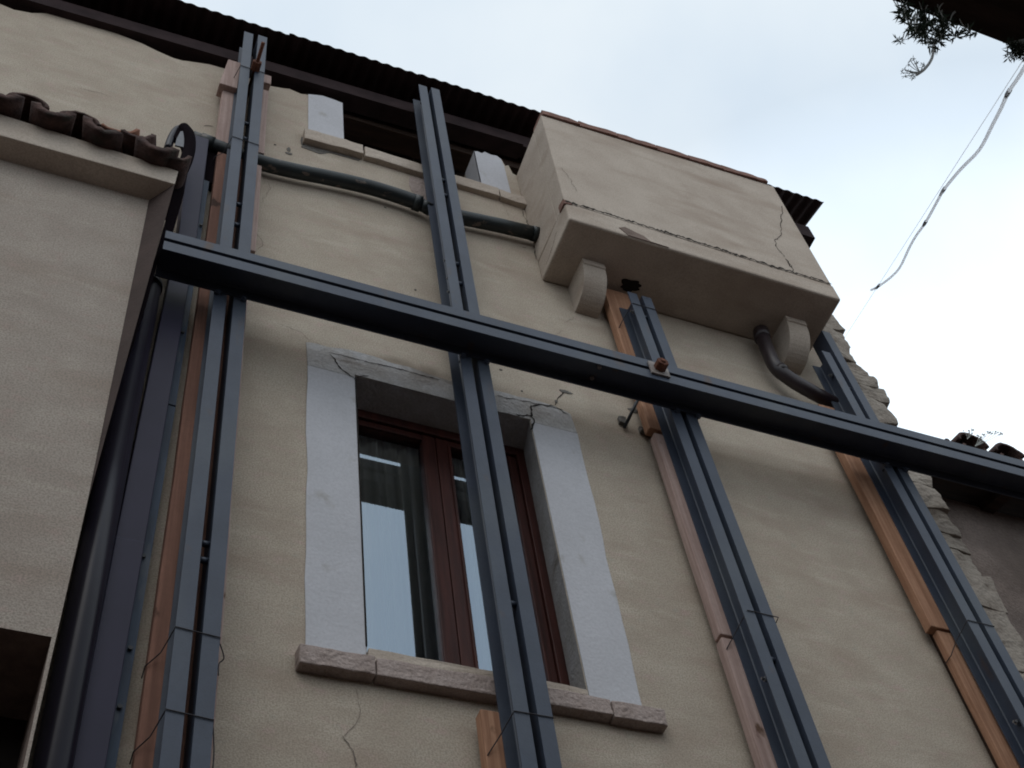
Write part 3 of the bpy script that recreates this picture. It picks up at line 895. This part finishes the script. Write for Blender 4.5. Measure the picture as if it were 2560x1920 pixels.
plank(2.560, 2.74, 3.84 * k1, 5.17 * k1, PF, PB, WDP, 'pinkish plank with a knotty lower end, left of the short post below the beam', 10)
plank(2.556, 2.76, -1.55, 3.82 * k1, PF, PB, WDP, 'pinkish plank left of the short post at the bottom of the photo', 11)
plank(3.674, 3.88, 4.19 * k1, 5.72, PF, PB, WDA, 'orange pine plank left of the rightmost post, upper piece with a stepped end', 12)
plank(3.705, 3.88, -1.55, 4.185 * k1, PF + .012, PB, WDA, 'orange pine plank left of the rightmost post, lower piece', 13)
# dark packing pieces between planks and wall
for (x0, x1, z0, z1, w) in ((0.47, 0.62, -1.5, 6.5, 'leftmost'), (2.60, 2.72, -1.5, 6.2, 'short'), (3.73, 3.86, -1.5, 5.6, 'rightmost'), (1.54, 1.68, -1.5, 3.05, 'window-crossing')):
    bm = B(); box(bm, x0, x1, PB, 0.0, z0, z1)
    tag(obj('packing_strip', bm, WDB, None), 'dark packing strip between wall and planks of the %s steel post' % w, 'packing', 'dark packing strips')

# binding wires
def wire(label, pts, r=0.0021):
    bm = B(); tube(bm, pts, r, 6)
    return tag(obj('binding_wire', bm, WIR, None, True), label, 'wire', 'binding wires round the posts')
def wrap(label, xc, z, xpl, dz, tail=None, sl=0.0):
    x0, x1 = xc - GAP / 2 - FL, xc + GAP / 2 + FL
    pts = [Vector((xpl, PB, z - dz)), Vector((xpl - .002, PF - .003, z - dz)), Vector((x0 - .02, PF - .02, z - dz * .35)), Vector((x0 - .002, YF + .01, z - .004)), Vector((x0, YF - .003, z)), Vector((x1, YF - .003, z + sl)),
           Vector((x1 + .003, YF + .02, z + sl)), Vector((x1 + .003, PF, z + sl - .02))]
    if tail:
        pts = pts[:-1] + curve([pts[-2]] + tail, 4)[1:]
    wire(label, pts)
wrap('wire round the leftmost post with a loose curled end, level with the window sill', 0.557, 3.11, 0.433, 0.075,
     [P(7, 1360, 920, -.15), P(7, 1376, 985, -.13), P(7, 1345, 1020, -.12), P(7, 1342, 1090, -.12)], -0.01)
wrap('wire round the leftmost post near the bottom edge of the photo', 0.557, 2.785, 0.433, 0.075, [P(7, 1310, 1430, -.15), P(7, 1315, 1560, -.13), P(7, 1308, 1659, -.13)], -0.01)
wrap('wire round the leftmost post just above the black pipe', 0.557, 6.57, 0.433, 0.06, None, -0.01)
wrap('wire round the leftmost post below the rusty rod', 0.557, 7.50, 0.433, 0.06, None, 0.0)
wrap('wire round the tall window-crossing post below the sill', 1.640, 3.025, 1.515, 0.10, None, 0.003)
wrap('wire round the short post, above a zinc bolt', 2.70, 3.775, 2.565, 0.12, None, -0.002)
wrap('wire round the top of the short post under the balcony', 2.672, 6.02, 2.56, 0.09, None, 0.0)
wrap('wire round the rightmost post beside the stepped plank', 3.835, 4.03, 3.70, 0.12, None, 0.0)

# ------------------------------------------------------------------ pipes and flashings on the facade
bm = B()
YP = -0.058
def ptp(r, x, y): return P(r, x, y, YP)
main = [ptp(1, 1180, 850), ptp(1, 1400, 932), ptp(1, 1610, 1002), ptp(2, -160, 1050), ptp(2, 100, 1103), ptp(2, 300, 1150), ptp(2, 460, 1198), ptp(2, 590, 1243)]
tube(bm, curve(main, 5), 0.041, 20)
dp = thing('drain_pipe', 'black scuffed drain pipe sagging across the wall above the steel beam, left of the balcony', 'pipe', (1.5, YP, 6.7))
obj('pipe_length', bm, PIP, dp, True)
bm = B(); tube(bm, [ptp(2, 575, 1240), ptp(2, 620, 1256)], 0.045, 20); tube(bm, [ptp(2, 618, 1256), ptp(2, 680, 1290)], 0.035, 16)
obj('pipe_joint', bm, PIP, dp, True)
bm = B(); tube(bm, [ptp(2, 700, 1290), ptp(2, 870, 1337), ptp(2, 1100, 1385), ptp(2, 1325, 1438)], 0.041, 20)
obj('pipe_length', bm, PIP, dp, True)
bm = B(); tube(bm, [ptp(2, 1300, 1433), ptp(2, 1335, 1441)], 0.044, 20)
obj('pipe_joint', bm, PIP, dp, True)
bm = B(); tube(bm, [ptp(1, 1230, 868), ptp(1, 1310, 897)], 0.046, 20)
obj('pipe_joint', bm, PIP, dp, True)
bm = B(); tube(bm, [ptp(1, 1310, 897), ptp(1, 1370, 918)], 0.040, 20)
obj('pipe_joint', bm, PIP, dp, True)

bm = B()
yp = -0.085
pts = [P(6, 600, 530, yp), P(6, 640, 640, yp), P(6, 690, 735, yp), P(6, 790, 815, yp), P(6, 900, 880, yp), P(6, 1050, 960, -.06), P(6, 1180, 1030, -.05)]
tube(bm, curve(pts, 6), 0.039, 18)
dq = thing('waste_pipe', 'dark brown bent waste pipe curving from the balcony underside to the rightmost post', 'pipe', (3.5, yp, 5.7))
obj('pipe_length', bm, PIB, dq, True)
bm = B(); tube(bm, [P(6, 596, 515, yp), P(6, 606, 560, yp)], 0.045, 18)
obj('pipe_joint', bm, PIB, dq, True)
bm = B(); tube(bm, [P(6, 700, 742, yp), P(6, 730, 768, yp)], 0.043, 18)
obj('pipe_joint', bm, PIB, dq, True)

# glossy brown downpipe
dw = thing('downpipe', 'glossy dark brown round downpipe between the left wall edge and the flat brown flashing', 'downpipe', (0.2, -0.1, -1.55))
bm = B()
tube(bm, [(0.212, -0.12, -1.55), (0.224, -0.12, 3.0), (0.233, -0.12, 5.085)], 0.052, 28, cap=True)
obj('pipe_length', bm, BPI, dw, True)
bm = B(); tube(bm, [(0.233, -0.12, 5.065), (0.2335, -0.12, 5.10)], 0.056, 28)
obj('collar', bm, BPI, dw, True)
# flat brown flashing strip with blue strip at its side
fl = thing('flashing_strip', 'flat brown coated metal flashing strip running down beside the downpipe', 'flashing', (0.33, -0.1, -1.55))
bm = B()
k2 = 3.10 / 3.2
def fx(z, l):        # edges of the strip against height
    zs = [(-1.55, .255, .335), (2.6, .272, .360), (3.77, .283, .378), (5.6, .318, .400), (6.7, .302, .390)]
    for (a, p, q), (b, u, v) in zip(zs, zs[1:]):
        if a <= z <= b:
            t = (z - a) / (b - a)
            return (p + (u - p) * t) if l else (q + (v - q) * t)
lv = [-1.55, 0.5, 2.6, 3.55, 3.56, 4.6, 5.6, 6.1, 6.5, 6.66]
a_ = []
for z in lv:
    yy = -0.10 - (0.003 if z <= 3.55 else 0) 
    a_.append([bm.verts.new((fx(z, 1), yy, z)), bm.verts.new((fx(z, 0), yy, z)), bm.verts.new((fx(z, 0), -0.0, z)), bm.verts.new((fx(z, 1), -0.0, z))])
for p, q in zip(a_, a_[1:]):
    for i in range(4):
        j = (i + 1) % 4
        bm.faces.new((p[i], p[j], q[j], q[i]))
bm.faces.new(a_[0]); bm.faces.new(a_[-1])
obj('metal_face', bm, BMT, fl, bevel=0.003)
bm = B()
for za, zb_ in ((-1.55, 2.6), (2.6, 3.3), (3.3, 4.4), (4.41, 6.3)):
    hexa(bm, [(fx(za, 0) + .001, -.052, za), (fx(za, 0) + .033, -.050, za), (fx(za, 0) + .033, 0, za), (fx(za, 0) + .001, 0, za),
              (fx(zb_, 0) + .001, -.052, zb_), (fx(zb_, 0) + .033, -.050, zb_), (fx(zb_, 0) + .033, 0, zb_), (fx(zb_, 0) + .001, 0, zb_)])
obj('blue_edge', bm, BLU, fl)
bm = B(); box(bm, fx(6.3, 0) + .002, fx(6.3, 0) + .06, -.045, 0, 6.30, 6.64); obj('dark_edge', bm, EDG, fl)
for (r, x, y) in ((7, 880, 360), (7, 735, 1285), (4, 1120, 520), (7, 800, 925), (1, 1235, 1385)):
    bm = B(); p = P(r, x, y, -.055); rod(bm, p, p + Vector((0, -.006, 0)), .008, 8); obj('screw', bm, STD, fl)

# hopper and gutter outlet above the left roof
hp = thing('gutter_outlet', 'dark glossy bent gutter outlet at the right end of the tiled roof', 'gutter', (0.2, -0.2, 6.0))
yh = -0.22
bm = B()
tube(bm, curve([P(1, 1030, 915, yh), P(1, 1052, 850, yh), P(1, 1085, 800, yh), P(1, 1122, 790, yh - .01), P(1, 1146, 805, yh - .02)], 6), 0.019, 18)
obj('elbow', bm, BPI, hp, True)
bm = B()
tube(bm, curve([P(1, 1128, 790, yh - .01), P(1, 1158, 830, yh - .02), P(1, 1164, 900, yh - .02), P(1, 1146, 980, yh - .02), P(1, 1115, 1050, yh - .02)], 6), 0.030, 18)
obj('outlet_pipe', bm, EDG, hp, True)
bm = B()
loop = [P(1, 1060, 860, yh), P(1, 1085, 805, yh), P(1, 1130, 785, yh), P(1, 1165, 820, yh), P(1, 1172, 930, yh), P(1, 1140, 990, yh), P(1, 1108, 890, yh), P(1, 1072, 868, yh)]
prism(bm, [(p.x, p.z) for p in loop], yh - .018, yh + .01)
obj('hood', bm, EDG, hp)
bm = B()
loop = [P(1, 1066, 925, yh), P(1, 1076, 885, yh), P(1, 1100, 840, yh), P(1, 1140, 835, yh), P(1, 1142, 905, yh), P(1, 1128, 940, yh)]
prism(bm, [(p.x, p.z) for p in loop], yh - .030, yh - .022)
obj('tin_flap', bm, ZNF, hp)
# dark leaning edge strip from the roof corner down to the downpipe
bm = B()
ye = -0.24
lf = [P(1, 1098, 1040, ye), P(1, 1078, 1130, ye), P(1, 1005, 1400, ye), P(1, 930, 1659, ye), P(4, 850, 430, ye), P(4, 790, 580, ye), P(4, 745, 700, ye), P(4, 700, 850, ye)]
rt = [P(4, 705, 860, ye), P(4, 775, 690, ye), P(4, 835, 540, ye), P(4, 905, 330, ye), P(4, 945, 175, ye), P(4, 985, 30, ye), P(1, 1066, 1420, ye), P(1, 1128, 1200, ye), P(1, 1162, 1010, ye), P(1, 1182, 895, ye), P(1, 1150, 890, ye)]
prism(bm, [(p.x, p.z) for p in lf + rt], ye - .006, ye + .05)
tag(obj('edge_flashing', bm, EDG, None), 'narrow dark sheet metal edge leaning down from the tiled roof corner', 'flashing')

# rod and hooks below the beam
a = P(5, 1965, 905, -.12); b = P(5, 1870, 1105, -.01)
bm = B(); tube(bm, [a, b], 0.008, 10)
rr = thing('wall_anchor', 'thin dark slanting rod anchored in the wall below the beam, beside the short post', 'anchor', (b.x, b.y, b.z))
obj('rod', bm, STD, rr, True)
for (x, y) in ((1853, 1070), (1985, 1130)):
    p = P(5, x, y, -.004); b2 = B(); box(b2, p.x - .018, p.x + .018, -.02, 0, p.z - .022, p.z + .022); subdiv(b2, 3); rough(b2, .008, 30, x)
    me = bpy.data.meshes.new('t'); b2.to_mesh(me); b2.free(); bm = B(); bm.from_mesh(me); bpy.data.meshes.remove(me); obj('mortar_plug', bm, CEM, rr)

# ------------------------------------------------------------------ left house (lower, standing forward)
lh = thing('left_house', 'lower beige plastered house at the left edge, with a tiled eave', 'house', (-1.5, -0.25, -1.55))
Y0, Y1 = -0.25, -0.36
bm = B()
outl = [(-4.0, -1.55), (-4.0, 5.60), (0.157, 5.566), (0.164, 3.54), (0.153, 2.60), (0.152, -1.55)]
hole = [(-0.62, 0.6), (-0.62, 2.92), (0.145, 2.92), (0.138, 0.6)]
f = faces2(bm, [outl, hole], Y0, 0)
bk = [[bm.verts.new((p[0], -0.01, p[1])) for p in l] for l in (outl,)]
n = len(outl)
for i in range(n):
    j = (i + 1) % n
    bm.faces.new((f[0][i], f[0][j], bk[0][j], bk[0][i]))
obj('wall', bm, PLL, lh)
bm = B()
a = [bm.verts.new((p[0], Y0, p[1])) for p in hole]
b = [bm.verts.new((p[0], 0.10, p[1])) for p in hole]
for i in range(4):
    j = (i + 1) % 4
    bm.faces.new((a[i], a[j], b[j], b[i]))
obj('opening_reveal', bm, BRN2, lh)
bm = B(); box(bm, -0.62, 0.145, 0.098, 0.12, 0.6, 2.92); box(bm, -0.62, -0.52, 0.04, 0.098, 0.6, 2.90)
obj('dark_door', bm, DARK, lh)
zct = lambda x: 5.697 - 0.066 * (x - 0.242)
zcb = lambda x: 5.566 + 0.012 * (x - 0.157)
bm = B()
hexa(bm, [(-4.0, Y1, zcb(-4.0)), (0.242, Y1, 5.566), (0.242, -0.005, 5.566), (-4.0, -0.005, zcb(-4.0)),
          (-4.0, Y1, zct(-4.0)), (0.247, Y1, zct(0.247)), (0.247, -0.005, zct(0.247)), (-4.0, -0.005, zct(-4.0))])
obj('cornice', bm, PLB, lh, bevel=0.004)
bm = B()
A, Bv, Cv, Dv = [bm.verts.new(p) for p in [(0.1575, Y0 + .0, 5.566), (0.242, Y1, 5.566), (0.1655, Y0 + .0, 3.54), (0.242, -0.02, 5.566)]]
E_ = bm.verts.new((0.166, -0.02, 3.54)); F_ = bm.verts.new((0.1575, -0.02, 5.566))
bm.faces.new((A, Bv, Cv)); bm.faces.new((Bv, Dv, E_, Cv)); bm.faces.new((A, F_, Dv, Bv)); bm.faces.new((A, Cv, E_, F_)); bm.faces.new((F_, E_, Dv))
obj('corner_bracket', bm, BRN, lh)
# tiles
def tile(bm, c, r0, r1, L_, up, roll=0.0, th=0.014, arc=math.pi, slope=0.30, yaw=0.0, cup=True, n=14, seed=0):
    """half-barrel clay tile: c = middle of the front end"""
    rings = []
    for (t, r) in ((0, r0), (0.25, r0 + (r1 - r0) * .25), (1, r1)):
        ys = L_ * t
        ro, ri = [], []
        for i in range(n + 1):
            a = (math.pi - arc) / 2 + arc * i / n + roll
            q = 1 + 0.06 * noise.noise(Vector((a * 2, seed, t)))
            for rad, lst in ((r * q, ro), ((r - th) * q, ri)):
                xx = math.cos(a) * rad
                zz_ = math.sin(a) * rad * (1 if up else -1)
                lst.append(bm.verts.new((c[0] + xx + ys * math.sin(yaw), c[1] + ys * math.cos(yaw) + 0.006 * noise.noise(Vector((a * 3, seed + 4, 1))), c[2] + zz_ + ys * slope)))
        rings.append((ro, ri))
    for (o1, i1), (o2, i2) in zip(rings, rings[1:]):
        for k in range(n):
            bm.faces.new((o1[k], o1[k + 1], o2[k + 1], o2[k]))
            bm.faces.new((i1[k + 1], i1[k], i2[k], i2[k + 1]))
        bm.faces.new((o1[0], o2[0], i2[0], i1[0])); bm.faces.new((o1[n], i1[n], i2[n], o2[n]))
    for (o1, i1), s in ((rings[0], 0), (rings[-1], 1)):
        for k in range(n):
            bm.faces.new((o1[k], i1[k], i1[k + 1], o1[k + 1]))
rf = obj('roof', (lambda bm: (hexa(bm, [(-4, -0.34, 5.99), (0.16, -0.34, 5.71), (0.16, 0.0, 5.72), (-4, 0.0, 5.99), (-4, -0.34, 6.02), (0.16, -0.34, 5.735), (0.16, 0.0, 5.83), (-4, 0.0, 6.1)]), bm)[-1])(B()), BRN, lh)
for i, (x, zz_, roll, yaw, lift) in enumerate([(0.135, 5.735, 0.10, 0.05, 0), (-0.095, 5.755, 0.35, 0.1, 0), (-0.315, 5.775, 0.0, 0.0, 0), (-0.535, 5.80, 0, 0, 0), (-0.75, 5.815, 0, 0, 0), (-0.96, 5.83, 0, 0, 0)]):
    bm = B(); tile(bm, (x, -0.445, zz_ + 0.02), 0.098, 0.085, 0.44, False, roll, 0.040, math.pi * 0.86, 0.30, yaw, seed=i)
    obj('roof_tile', bm, TIL, rf, True)
for i, (x, zz_, roll, yaw, m, L_) in enumerate([(-0.205, 5.80, 0.1, 0.0, TIL, .42), (-0.43, 5.825, 0, 0, TIL, .42), (-0.645, 5.835, 0, 0, TIL, .42), (-0.86, 5.85, 0, 0, TIL, .42)]):
    bm = B(); tile(bm, (x, -0.405, zz_), 0.095, 0.082, L_, True, roll, 0.016, math.pi * 0.92, 0.30, yaw, seed=i + 20)
    obj('roof_tile', bm, m, rf, True)
# displaced and broken ones near the corner
bm = B(); tile(bm, (-0.055, -0.40, 5.93), 0.11, 0.10, 0.30, False, -0.35, 0.018, math.pi * 0.62, 0.25, 0.15, seed=31); obj('roof_tile', bm, TILP, rf, True)
bm = B(); tile(bm, (0.035, -0.42, 5.86), 0.085, 0.08, 0.30, False, -0.30, 0.022, math.pi * 0.75, 0.25, 0.25, seed=32); obj('roof_tile', bm, TIL, rf, True)
bm = B(); tile(bm, (0.205, -0.41, 5.775), 0.085, 0.08, 0.35, False, -0.2, 0.02, math.pi * 0.8, 0.2, 0.0, seed=33); obj('roof_tile', bm, TIL, rf, True)

# ------------------------------------------------------------------ right neighbour
nh = thing('right_house', 'old house with a dark tiled eave beyond the corner stones at the right edge', 'house', (6, 0.45, -1.55))
bm = B(); box(bm, 4.30, 12, 0.30, 0.6, -1.55, 5.75)
obj('wall', bm, NWL, nh)
bm = B()
hexa(bm, [(4.33, -0.02, 5.69), (12, -0.02, 5.69), (12, 4, 6.9), (4.33, 4, 6.9), (4.33, -0.02, 5.72), (12, -0.02, 5.72), (12, 4, 6.95), (4.33, 4, 6.95)])
for i in range(8):
    xx = 4.45 + i * 0.5
    hexa(bm, [(xx, 0.0, 5.62), (xx + .08, 0.0, 5.62), (xx + .08, 2, 6.27), (xx, 2, 6.27), (xx, 0.0, 5.695), (xx + .08, 0.0, 5.695), (xx + .08, 2, 6.36), (xx, 2, 6.36)])
nr = obj('roof', bm, WDB, nh)
for i in range(10):
    x = 4.665 + i * 0.245
    bm = B(); tile(bm, (x, -0.09, 5.735 + random.uniform(-.006, .006)), 0.105, 0.09, 0.5, True, random.uniform(-.1, .1), 0.018, math.pi * 0.9, 0.30, seed=i + 50); obj('roof_tile', bm, TIL, nr, True)
    bm = B(); tile(bm, (x - 0.1225, -0.08, 5.745), 0.07, 0.065, 0.5, False, 0, 0.018, math.pi * 0.85, 0.30, seed=i + 70); obj('roof_tile', bm, TIL, nr, True)
# dry weeds on it
def weed(label, px, py, heads, Y=-0.09):
    t = thing('dry_weed', label, 'weed', tuple(at(px, py, Y)), 'dry weeds on the right roof')
    bm = B(); hb_ = B()
    base = at(px, py, Y)
    for (hx, hy) in heads:
        h = at(hx, hy, Y)
        mid = base.lerp(h, 0.5) + Vector((0.008, 0, 0))
        tube(bm, curve([base, mid, h], 3), 0.0012, 4)
        for q in range(5):
            c = h + Vector((random.uniform(-.012, .012), random.uniform(-.01, .01), random.uniform(-.014, .006)))
            bmesh.ops.create_icosphere(hb_, subdivisions=1, radius=random.uniform(.003, .006), matrix=Matrix.Translation(c))
    obj('stem', bm, STEM, t); obj('seed_head', hb_, STEM, t)
weed('small dry weed with two seed heads, on the right roof tiles', 2418, 1098, [(2411, 1080), (2420, 1083), (2424, 1076), (2430, 1077)])
weed('long spindly dry weed arching to the right over the round tile', 2437, 1116, [(2446, 1090), (2451, 1094), (2462, 1086), (2471, 1080), (2480, 1082), (2491, 1083), (2502, 1084)])

# ------------------------------------------------------------------ opposite house: eave overhead, just in front of the camera
oh = thing('opposite_house', 'dark eave of the house across the street, cutting the top right corner', 'house', (2, -3.9, -1.55))
H = 3.0
YE = -D + 0.192 * H
bm = B(); box(bm, -9, 12, -4.3, -3.95, -1.55, 3.05)
obj('wall', bm, OPW, oh)
bm = B()
hexa(bm, [(-9, YE, H), (12, YE, H), (12, -4.3, H + .55), (-9, -4.3, H + .55), (-9, YE, H + .05), (12, YE, H + .05), (12, -4.3, H + .62), (-9, -4.3, H + .62)])
hexa(bm, [(-9, -4.3, H + .55), (12, -4.3, H + .55), (12, -9, H + 1.6), (-9, -9, H + 1.6), (-9, -4.3, H + .62), (12, -4.3, H + .62), (12, -9, H + 1.7), (-9, -9, H + 1.7)])
orf = obj('roof', bm, WDB, oh)
for i in range(14):
    x = 0.35 + i * 0.2
    bm = B(); tile(bm, (x, YE - (0.05 if i % 2 else .035) , H + .08), 0.085, 0.075, -0.45, True, 0, 0.015, math.pi, -0.36 + .0, seed=i + 90)
    obj('roof_tile', bm, TIL, orf, True)
for i in range(6):
    bm = B(); xx = -1.0 + i * 0.75
    hexa(bm, [(xx, YE - .05, H - .07), (xx + .07, YE - .05, H - .07), (xx + .07, -4.0, H + .35), (xx, -4.0, H + .35), (xx, YE - .05, H), (xx + .07, YE - .05, H), (xx + .07, -4.0, H + .43), (xx, -4.0, H + .43)])
    obj('rafter', bm, WDB, oh)

# succulent plant hanging from that eave
def atz(px, py, Zh):
    c = (px - 1280.0, py - 960.0, FOC)
    v = [sum(AX[i][j] * c[j] for j in range(3)) for i in range(3)]
    t = Zh / v[2]
    return Vector((v[0] * t, -D + v[1] * t, Zh))
def leaf(bm, p, d_, l, w):
    d_ = d_.normalized()
    s = d_.cross(Vector((random.uniform(-1, 1), random.uniform(-1, 1), random.uniform(-1, 1)))).normalized()
    u = d_.cross(s)
    v = [bm.verts.new(p), bm.verts.new(p + d_ * l * .5 + s * w), bm.verts.new(p + d_ * l * .5 + u * w), bm.verts.new(p + d_ * l * .5 - s * w), bm.verts.new(p + d_ * l * .5 - u * w), bm.verts.new(p + d_ * l)]
    for a, b in ((1, 2), (2, 3), (3, 4), (4, 1)):
        bm.faces.new((v[0], v[a], v[b])); bm.faces.new((v[5], v[b], v[a]))
def rosette(bm, p, r, n):
    for i in range(n):
        d_ = Vector((random.gauss(0, 1), random.gauss(0, 1), random.gauss(0, 1)))
        leaf(bm, p, d_, r * random.uniform(.6, 1.1), r * .075)
pl = thing('hanging_succulent', 'dark green leafy succulent hanging over the eave edge at the top right', 'plant', tuple(atz(2400, 60, H)), 'plants growing on the opposite eave')
bm = B(); sb = B()
def inside(x, y):
    # rough outline of the leafy mass in photo pixels
    lo_ = 20 + (x - 2240) * 0.36
    hi_ = {2250: 45, 2280: 75, 2310: 110, 2330: 125, 2350: 128, 2380: 112, 2410: 92, 2440: 85, 2470: 78}
    ks = sorted(hi_)
    for a, b in zip(ks, ks[1:]):
        if a <= x <= b:
            h = hi_[a] + (hi_[b] - hi_[a]) * (x - a) / (b - a)
            return lo_ - 20 < y < h
    return False
cnt = 0
while cnt < 72:
    x, y = random.uniform(2250, 2470), random.uniform(0, 135)
    if not inside(x, y): continue
    p = atz(x, y, H - random.uniform(-0.03, .10))
    rosette(bm, p, 0.030, 7)
    q = atz(x + random.uniform(-25, 25), y - 35, H + .02)
    tube(sb, curve([q, (p + q) / 2 + Vector((0, 0, .01)), p], 2), 0.0014, 4, cap=False)
    cnt += 1
for (x, y) in ((2255, 42), (2262, 36), (2270, 44), (2250, 104), (2246, 100), (2242, 99)):
    rosette(bm, atz(x, y, H - .04), 0.018, 8)
tube(sb, curve([atz(2280, 58, H - .04), atz(2262, 80, H - .05), atz(2255, 104, H - .05)], 4), 0.0014, 5)
tube(sb, curve([atz(2334, 112, H - .05), atz(2330, 145, H - .08), atz(2312, 172, H - .09), atz(2290, 188, H - .09)], 5), 0.0034, 6)
heads = [(2275, 150), (2283, 147), (2290, 158), (2270, 160), (2262, 174), (2255, 182), (2262, 190), (2275, 182), (2283, 190), (2308, 160), (2305, 168), (2280, 195), (2268, 178)]
for (x, y) in heads:
    tube(sb, curve([atz(2300, 180, H - .09), atz((x + 2300) / 2, (y + 184) / 2, H - .085), atz(x, y, H - .09)], 3), 0.0009, 4)
    rosette(bm, atz(x, y, H - .09), 0.010, 8)
obj('leaves', bm, LEAF, pl); obj('stems', sb, STEM, pl)
pl2 = thing('hanging_succulent', 'small leafy tuft under the eave beside the white cable, at the right edge', 'plant', tuple(atz(2545, 120, H)), 'plants growing on the opposite eave')
bm = B(); sb = B()
for i in range(38):
    x, y = random.uniform(2520, 2580), random.uniform(104, 150)
    if y > 118 + (x - 2515) * .5 and x < 2535 and y < 120: continue
    p = atz(x, y, H - .03); rosette(bm, p, 0.020, 8)
    tube(sb, [atz(2570, 95, H), p], 0.0014, 4)
obj('leaves', bm, LEAF, pl2); obj('stems', sb, STEM, pl2)

# ------------------------------------------------------------------ overhead cable
A0 = at(2113, 842, 0.02)
A1 = atz(2590, 100, H + .02)
def on_line(px, py):
    """point of the messenger wire seen at (about) this pixel row, shifted sideways to the pixel"""
    best = None
    for i in range(201):
        t = i / 200
        p = A0.lerp(A1, t)
        q = p - Vector((0, -D, 0))
        c = [sum(AX[i2][j] * q[i2] for i2 in range(3)) for j in range(3)]
        yy = 960 + FOC * c[1] / c[2]
        if best is None or abs(yy - py) < best[0]:
            best = (abs(yy - py), p.y)
    return at(px, py, best[1])
cb = thing('overhead_cable', 'thin white cable tied to a wire, crossing the sky at the right', 'cable', tuple(A0))
bm = B(); tube(bm, [A0, A1], 0.0012, 5); obj('messenger_wire', bm, CAB, cb)
pts = [on_line(x, y) for x, y in [(2178, 725), (2193, 718), (2225, 695), (2250, 668), (2272, 622), (2290, 590), (2314, 556), (2345, 500), (2359, 475), (2400, 425), (2448, 375), (2480, 315), (2504, 268), (2520, 232), (2545, 195), (2572, 150)]]
bm = B(); tube(bm, curve(pts, 4), 0.0055, 8); obj('white_cable', bm, CAB, cb, True)
for (x, y, dx, dy) in ((2521, 231, 7, -12), (2359, 475, 6, -9), (2313, 557, 5, -8), (2195, 716, 6, -7)):
    bm = B(); tube(bm, [on_line(x - dx * .6, y - dy * .6), on_line(x + dx * .6, y + dy * .6)], 0.0065, 8); obj('cable_tie', bm, CBT, cb)
